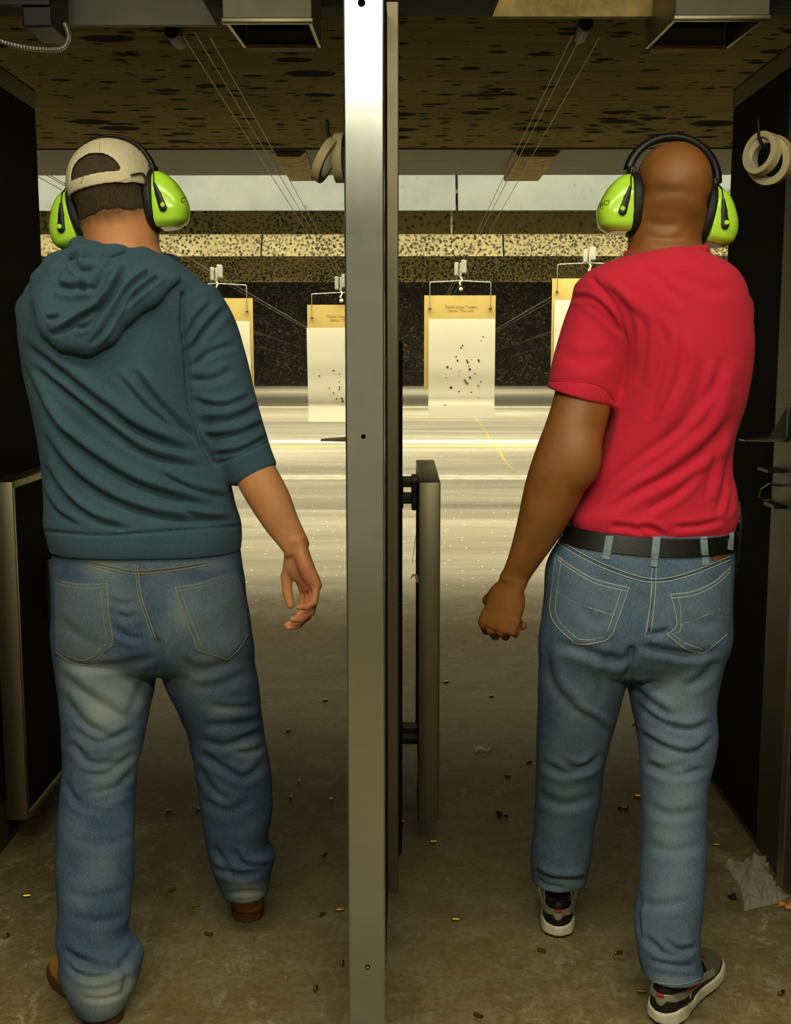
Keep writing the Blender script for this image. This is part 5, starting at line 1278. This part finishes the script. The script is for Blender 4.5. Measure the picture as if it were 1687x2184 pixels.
def earmuffs(c, M, label, hw, hz, band_z, band_w, tilt, bandoff=0.0, marks=None, thick=.006):
    t = thing('ear_defenders', label, 'ear defenders', tuple(np.array(c)), 'green ear defenders')
    trees = []
    for s_ in (-1, 1):
        R_ = np.array(Matrix.Rotation(s_ * tilt, 3, 'Y'))
        S = np.diag([s_, 1, 1]); base = np.array([s_ * hw, 0, hz])
        place = lambda co: xf(c, M, base + (co @ S) @ R_.T)
        fl = lambda F: F if s_ > 0 else F[:, ::-1]
        co = place(CUP[0]); cup = mesh_obj('cup', co, fl(CUP[1]).copy(), 'muff_green', t, True); trees.append((cup, bvh(co, fl(CUP[1]))))
        mesh_obj('cushion', place(RING[0]), fl(RING[1]).copy(), 'black_rubber', t, True)
        for fb in (-1, 1):
            a = ARM[0].copy(); an = math.radians(16) 
            A = np.stack([a[:, 0] * math.cos(an) - a[:, 2] * math.sin(an) * -1, a[:, 1], -a[:, 0] * math.sin(an) * 1 + a[:, 2] * math.cos(an)], 1)
            A = np.stack([a[:, 0] * math.cos(an) - a[:, 2] * math.sin(an), a[:, 1], a[:, 0] * math.sin(an) + a[:, 2] * math.cos(an)], 1)
            A += np.array([.018, fb * .0475, -.002])
            arm = mesh_obj('pivot_arm', place(A), fl(ARM[1]).copy(), 'black_plastic', t, True)
            sp = place(np.array([[.0255, fb * .0505, -.020]]))[0]; ax = np.array(M) @ (R_ @ np.array([0, fb, 0]))
            MB().lathe([(-.002, .0050), (.0012, .0050), (.0018, .0042), (.0018, 0)], sp, ax, 16).build('pivot_screw', 'muff_green', arm)
            top = place(np.array([[.009, fb * .0475, .028]]))[0]
            be = xf(c, M, np.array([[s_ * (hw + .002), fb * band_w * .42, hz + .07]]))[0]
            mid = (top + be) / 2 + np.array(M) @ np.array([s_ * .004, fb * .004, 0])
            MB().tube([be, mid, top, place(np.array([[.013, fb * .048, .012]]))[0]], .0013, 8).build('wire', 'dark_steel', t, smooth=True)
    # padded band over the crown
    rw = hw + .001; n_ = 40; B = MB(); vs = []
    for i in range(n_ + 1):
        a = math.radians(-84 + 168 * i / n_)
        for w_, o_ in ((-.5, 0), (-.46, thick), (0, thick * 1.25), (.46, thick), (.5, 0), (0, -.001)):
            r_ = np.array([(rw + bandoff + o_) * math.sin(a), 0, (band_z - hz - .06 + o_) * math.cos(a)])
            vs.append(np.array([r_[0], w_ * band_w * (.75 + .25 * math.cos(a)), hz + .06 + r_[2]]))
    B.add(list(xf(c, M, np.array(vs))), [(i * 6 + j, (i + 1) * 6 + j, (i + 1) * 6 + (j + 1) % 6, i * 6 + (j + 1) % 6) for i in range(n_) for j in range(6)] + [tuple(range(6)), tuple(n_ * 6 + j for j in range(5, -1, -1))])
    band = B.build('headband', 'black_plastic', t, smooth=True)
    for s_ in (-1, 1):
        e = xf(c, M, np.array([[s_ * (hw + .002 + bandoff * .5), 0, hz + .066]]))[0]; ax = np.array(M) @ np.array([0, 1, 0])
        lo = np.array([-.005, -.016, -.008]); 
        bm_ = MB().box((-.006, -.5 * band_w - .002, -.009), (.006, .5 * band_w + .002, .009), .002)
        bm_.v = [tuple(xf(e, M, np.array(v))) for v in bm_.v]; bm_.build('band_clip', 'black_plastic', t)
    for k_, args in (marks or []): text_on(trees[k_][1], *args[:4], 'print_black', trees[k_][0], *args[4:])
    return t
simple('print_black', (16, 24, 8), .6)
earmuffs(HC1, HM1, 'bright green ear defenders worn over the pale cap', .0915, -.043, .107, .030, math.radians(6), marks=[(1, ('C', 389, 432, 15, .2, .3))])
earmuffs(HC2, HM2, 'bright green ear defenders on the shaved head of the man in red', .086, -.043, .099, .036, math.radians(5), .002, marks=[(0, ('pCI', 1290, 438, 14, .22, .3)), (0, ('_', 1284, 444, 14, .15, 0)), (0, ('II', 1308, 386, 8, .7, .3))], thick=.014)

# ------------------------------------------------------------------ shoes
def shoe_field(h=.003, infl=0.0):
    f = Field((-.07, -.03, -.005), (.07, .32, .14), h)
    y_ = [0, .010, .032, .08, .14, .20, .25, .285, .30]; w_ = [.008, .024, .035, .036, .037, .046, .044, .030, .012]; H_ = [.084, .092, .098, .102, .098, .068, .052, .042, .030]
    def fn(X, Y, Z):
        yy = np.clip(Y.ravel(), 0, .30); W = herm(y_, w_, yy)[None, :, None] + infl; H = herm(y_, H_, yy)[None, :, None] + infl
        q_ = (np.abs(X / W) ** 2.4 + np.abs(np.maximum(Z, 0) / H) ** 3.0) ** (1 / 2.6)
        d = (q_ - 1) * np.minimum(W, H)
        e = np.maximum(np.maximum(-Y + .002, Y - .30) - infl, -Z)
        return np.where(e > 0, np.sqrt(np.maximum(d, 0) ** 2 + e ** 2), d)
    f.union(fn, (-.06, -.02, 0), (.06, .31, .13), 0)
    return f
def shoe(parent, name, heel, direction, kind):
    d = np.array([direction[0], direction[1], 0.0]); d /= np.linalg.norm(d); x = np.array([d[1], -d[0], 0]); M = np.stack([x, d, [0, 0, 1]], 1)
    c = np.array([heel[0], heel[1], 0.0])
    def part(fld, nm, mat, par, sm=2, z0=0.0):
        co, F = fld.mesh(sm)
        if len(F) == 0: return None
        return mesh_obj(nm, xf(c, M, co), F, mat, par, True)
    f = shoe_field()
    f.cut(lambda X, Y, Z: .022 - Z, .002)
    f.cut(lambda X, Y, Z: np.where(Z > .07, -(np.sqrt((X / .028) ** 2 + ((Y - .07) / .055) ** 2) - 1) * .03, -.2), .004)
    if kind == 'boot':
        up = part(f, name, 'tan_boot', parent)
        g = shoe_field(infl=.003); g.cut(lambda X, Y, Z: Z - .026, .002); g.cut(lambda X, Y, Z: .001 - Z, 0); part(g, 'sole', 'boot_sole', up)
        g = shoe_field(infl=.0015); g.cut(lambda X, Y, Z: np.abs(Z - .074) - .004, .001); g.cut(lambda X, Y, Z: Y - .10, .001); part(g, 'collar_band', 'boot_sole', up, 1)
    else:
        up = part(f, name, 'shoe_black', parent)
        g = shoe_field(infl=.0042); g.cut(lambda X, Y, Z: np.maximum(Z - .030 - .006 * np.sin(Y * 50) * (Y < .1), .005 - Z), .002); part(g, 'midsole', 'shoe_white', up)
        g = shoe_field(infl=.0028); g.cut(lambda X, Y, Z: np.maximum(Z - .008, .001 - Z), .001); part(g, 'outsole', 'black_rubber', up)
        g = shoe_field(.0026, infl=.003); g.cut(lambda X, Y, Z: np.maximum(np.abs(Z - .064 + Y * .10) - .0085 - .012 * np.maximum(0, 1 - (X / .012) ** 2) * (Y < .03) * (Z < .06), Y - .20), .002); part(g, 'silver_overlay', 'shoe_silver', up, 1)
        g = shoe_field(.0026, infl=.0045); g.cut(lambda X, Y, Z: np.maximum(np.maximum(np.abs(X) - .009, np.abs(Z - .068) - .004), Y - .04), .001); part(g, 'heel_tab', 'shoe_red', up, 1)
        g = shoe_field(.0026, infl=.0018); g.cut(lambda X, Y, Z: np.maximum(.17 - Y, .034 - Z), .003); part(g, 'toe_mesh', 'shoe_mesh', up, 1)
        for s_ in (-1, 1):
            g = shoe_field(.0026, infl=.0035); g.cut(lambda X, Y, Z, s_=s_: np.maximum(np.abs(Z - .052 + (Y - .1) * .25) - .004, np.maximum(np.abs(Y - .10) - .035, -s_ * X)), .001); part(g, 'side_stripe', 'shoe_red', up, 1)
        co, F = shoe_field(.004, .004).mesh(1); W_ = xf(c, M, co); tree = bvh(W_, F)
        for i in range(4):
            y0 = .115 + .022 * i; pts = []
            for j in range(9):
                lx = -.022 + .044 * j / 8; o = xf(c, M, np.array([[lx, y0 + .012 * (j / 8 if i % 2 else 1 - j / 8), .2]]))[0]
                h_ = tree.ray_cast(Vector(o), Vector((0, 0, -1)))
                if h_[0] is not None: pts.append(np.array(h_[0]) + [0, 0, .001])
            if len(pts) > 3: MB().tube(pts, .0022, 6).build('lace', 'lace_red', up, smooth=True)
    return up
sh = FL(528, 1972); shoe(man1, 'boot', sh + np.array([0, .008, 0]), (-.14, 1), 'boot')
sh = FL(240, 2190); shoe(man1, 'boot', sh, (-.60, .80), 'boot')
sh = FL(1190, 2004); shoe(man2, 'sneaker', sh + np.array([0, .006, 0]), (.13, 1), 'sneaker')
ank = P(1436, 2150, 2.285); dr_ = np.array([.58, .81, 0]); shoe(man2, 'sneaker', ank - dr_ * .075, dr_, 'sneaker')
f = Field(P(1400, 2180, 2.27) * [1, 0, 1] + [-.06, 2.17, -.02], P(1460, 2000, 2.27) * [1, 0, 1] + [.06, 2.42, .02], .003)
f.cone(P(1436, 2150, 2.285), P(1440, 2040, 2.30), .036, .040, 0); co, F = f.mesh(1); mesh_obj('sock', co, F, 'sock', man2, True)
# holster on the right hip
f = Field(P(1540, 1260, 2.5) * [1, 0, 1] + [0, 2.40, 0], P(1640, 1000, 2.5) * [1, 0, 1] + [0, 2.64, 0], .003)
f.limb([(P(1570, 1068, 2.52), .010, .030, (1, 0, 0)), (P(1570, 1120, 2.52), .015, .040, (1, 0, 0)), (P(1566, 1190, 2.52), .014, .03, (1, 0, 0)), (P(1560, 1235, 2.53), .010, .022, (1, 0, 0))], k0=.0, sub=3)
co, F = f.mesh(1); ho = tag(mesh_obj('holster', co, F, 'holster'), 'black leather holster at the right hip of the man in red', 'holster')
tr = bvh(co, F)
for x, y in ((1577, 1112), (1574, 1138), (1569, 1163)):
    h = hit(tr, x, y)
    if h is not None: MB().lathe([(-.001, .003), (.0012, .002), (.0014, 0)], h[0], h[1], 10).build('rivet', 'galvanised', ho)

# ------------------------------------------------------------------ things on the floor
def casing_mesh(mat):
    b_ = MB().lathe([(0, .0015), (0, .0043), (.0012, .0048), (.0018, .0042), (.0026, .0042), (.0034, .0048), (.016, .0047), (.0188, .0045), (.0188, .0038), (.008, .0036), (.008, 0)], (0, 0, 0), (0, 1, 0), 14)
    o = b_.build('spent_casing', mat, origin=(0, 0, 0)); autosmooth(o); return o
proto = {True: casing_mesh('brass'), False: casing_mesh('tarnished_brass')}
CAS = [  # x, y in the photograph, turn, bright
    (41, 1915, 75, 1), (403, 1936, 65, 1), (353, 1902, 60, 0), (430, 1994, 110, 0), (671, 1956, 60, 0), (709, 1944, 85, 1), (8, 2004, 10, 0), (348, 1733, 70, 1), (413, 1728, 100, 1), (618, 1706, 10, 0), (706, 1711, 0, 0), (684, 1829, 30, 0), (729, 2064, 0, 0), (671, 2118, 5, 0), (684, 1496, 90, 0), (608, 1562, 40, 0), (638, 1672, 0, 0),
    (855, 1760, 20, 0), (910, 1798, 85, 1), (943, 1457, 70, 1), (1040, 1488, 60, 0), (1073, 1657, 120, 0), (1118, 1628, 70, 0), (1347, 1700, 100, 1), (1326, 1729, 50, 0), (1513, 1804, 95, 1), (1141, 2029, 125, 0), (1303, 2037, 70, 0), (1005, 2166, 130, 0), (1350, 2118, 95, 0), (1655, 2126, 45, 0), (1344, 1547, 80, 0), (955, 1964, 95, 0)]
CL = ['shiny brass casing at the left edge of the floor, below the folded shelf', 'shiny brass casing midway between the two brown boots', 'dark casing just above the shiny one midway between the brown boots', 'dull casing below the shiny one midway between the brown boots', 'dull casing right of the brown boot heel, next to a shiny one', 'shiny brass casing beside the steel post, right of the brown boot heel', 'dull casing cut off by the left picture edge', 'shiny casing between the shins of the sweatshirt man, left one of the pair', 'shiny casing between the shins of the sweatshirt man, right one of the pair', 'dull casing right of the sweatshirt man at knee height, left of another casing', 'dull casing close to the steel post, right of the sweatshirt man at knee height', 'dark casing near the steel post, just above the brown boot', 'dark casing touching the foot of the steel post on its left', 'dull casing left of the steel post, nearest the camera', 'casing left of the steel post, farthest from the camera', 'dark casing right of the sweatshirt man at thigh height', 'dark casing right of the sweatshirt man, just above the shin-high pair',
    'dull casing between the steel post and the foot of the folded shelf', 'shiny brass casing below the end of the folded shelf', 'casing touching the right side of the folded shelf, far back', 'dark casing left of the man in red, above the curled paper scrap', 'dark casing left of the man in red, below the curled paper scrap', 'dark casing close to the knee of the man in red, right of the paper scrap', 'shiny brass casing between the shins of the man in red', 'dull casing between the shins of the man in red, below a shiny one', 'shiny brass casing right of the right shin of the man in red', 'dull casing just behind the left sneaker of the man in red', 'dull casing between the two sneakers of the man in red', 'dull casing at the bottom edge right of the steel post', 'dark casing touching the right sneaker of the man in red', 'dull casing at the lower right corner of the floor', 'casing seen between the thighs of the man in red', 'dull casing right of the steel post, level with the left sneaker']
first = {True: True, False: True}
for (x, y, an, br), lab in zip(CAS, CL):
    p = FL(x, y); br = bool(br)
    o = proto[br] if first[br] else proto[br].copy()
    if not first[br]: COL.objects.link(o)
    first[br] = False
    a = math.radians(an)
    o.location = (p[0] - .009 * math.sin(-a + 0) * 1, p[1], .0049); o.rotation_euler = (0, 0, -a)
    tag(o, lab, 'cartridge casing', 'spent casings on the floor')
# scraps
def scrap(x, y, r, label, mat, seed, name='debris_scrap'):
    f = Field((-.03, -.03, -.005), (.03, .03, .025), .0022); rr = np.random.default_rng(seed)
    for i in range(4): f.ell(rr.normal(size=3) * [r * .8, r * .8, 0] + [0, 0, r * .4], (r * rr.uniform(.4, 1), r * rr.uniform(.3, .8), r * .45), None, .004)
    co, F = f.mesh(1); co[:, 2] -= co[:, 2].min(); p = FL(x, y)
    tag(mesh_obj(name, co + p, F, mat, None, True), label, 'scrap')
scrap(1065, 1737, .011, 'dark crumpled scrap on the floor left of the jeans of the man in red', 'dark_scrap', 3)
scrap(1322, 1727, .007, 'small dark scrap between the legs of the man in red', 'dark_scrap', 4)
scrap(1684, 1934, .016, 'orange scrap at the right edge beside the plastic bag', 'orange_scrap', 5)
scrap(1561, 1918, .010, 'dark flat scrap left of the clear plastic bag', 'dark_scrap', 6)
# curled paper strip
cp = [FL(x, y) for x, y in ((1014, 1608), (1022, 1602), (1032, 1603), (1040, 1604), (1047, 1599), (1051, 1592), (1049, 1587))]
vs = []
for i, p in enumerate(cp):
    z = .006 + .004 * math.sin(i * 1.4)
    vs += [(p[0], p[1] - .012 + .002 * i, z), (p[0], p[1] + .012 - .002 * i, z + .007)]
n_ = len(cp); B = MB().add(vs + [(a, b_, c_ - .0012) for a, b_, c_ in vs], [(2 * i, 2 * i + 1, 2 * i + 3, 2 * i + 2) for i in range(n_ - 1)] + [(2 * n_ + 2 * i + 2, 2 * n_ + 2 * i + 3, 2 * n_ + 2 * i + 1, 2 * n_ + 2 * i) for i in range(n_ - 1)] + [(2 * i, 2 * i + 2, 2 * n_ + 2 * i + 2, 2 * n_ + 2 * i) for i in range(n_ - 1)] + [(2 * i + 3, 2 * i + 1, 2 * n_ + 2 * i + 1, 2 * n_ + 2 * i + 3) for i in range(n_ - 1)])
B.v = [(a, b_, max(c_, .0004)) for a, b_, c_ in B.v]
tag(B.build('paper_scrap', 'pale_scrap', smooth=True), 'pale curled paper scrap on the floor between the folded shelf and the man in red', 'scrap')
# clear plastic bag
m, nt, b = nmat('clear_film'); k = NT(nt)
b.inputs['Base Color'].default_value = (.9, .9, .86, 1); b.inputs['Roughness'].default_value = .08; b.inputs['Specular IOR Level'].default_value = .8
b.inputs['Alpha'].default_value = .17
out = [(1545, 1846), (1575, 1850), (1600, 1840), (1632, 1837), (1642, 1862), (1652, 1890), (1665, 1905), (1684, 1912), (1660, 1925), (1640, 1932), (1610, 1938), (1588, 1944), (1584, 1920), (1575, 1890), (1562, 1870)]
bm = bmesh.new(); bmv = [bm.verts.new((x, y, 0)) for x, y in out]; bm.faces.new(bmv)
for g0, g1, no in ((1545, 1684, (1, .3, 0)), (1837, 1944, (-.2, 1, 0)), (1837, 1944, (.7, .7, 0))):
    c = g0 - 60
    while c < g1 + 1900:
        if no[0] == 1 and c > g1 + 700: break
        bmesh.ops.bisect_plane(bm, geom=bm.verts[:] + bm.edges[:] + bm.faces[:], plane_co=(c if abs(no[0]) >= .5 else 1600, c if abs(no[1]) >= .9 else 1890, 0), plane_no=no); c += 9
        if c > g1 + 60: break
bmesh.ops.triangulate(bm, faces=bm.faces[:])
bm.verts.index_update(); r5 = random.Random(5); V = []
edge = {v.index for e in bm.edges if len(e.link_faces) == 1 for v in e.verts}
for v in bm.verts:
    p = FL(v.co.x, v.co.y); q1 = mnoise.noise(Vector((p[0] * 60, p[1] * 60, 1)))
    hgt = .002 if v.index in edge else .006 + .016 * max(0, .6 + q1) + .011 * r5.random()
    V.append((p[0], p[1] , hgt))
Fs = [tuple(v.index for v in f_.verts) for f_ in bm.faces]; edl = [tuple(v.index for v in e.verts) for e in bm.edges if len(e.link_faces) == 1]; bm.free(); N = len(V)
bag = thing('plastic_bag', 'crumpled clear plastic bag on the floor beside the right divider', 'plastic bag', tuple(FL(1610, 1900)))
mesh_obj('film', V + [(a, b_, .0008) for a, b_, c_ in V], Fs + [tuple(i + N for i in reversed(f_)) for f_ in Fs], 'clear_film', bag)
simple('red_bit', (196, 88, 52), .5)
for i, (x, y) in enumerate(((1598, 1934), (1609, 1927), (1619, 1928), (1628, 1930))):
    p = FL(x, y); MB().lathe([(0, .001), (.001, .003), (.004, .0032), (.006, .001)], (p[0], p[1], .0012), (0, 0, 1), 8).build('red_bit', 'red_bit', bag)
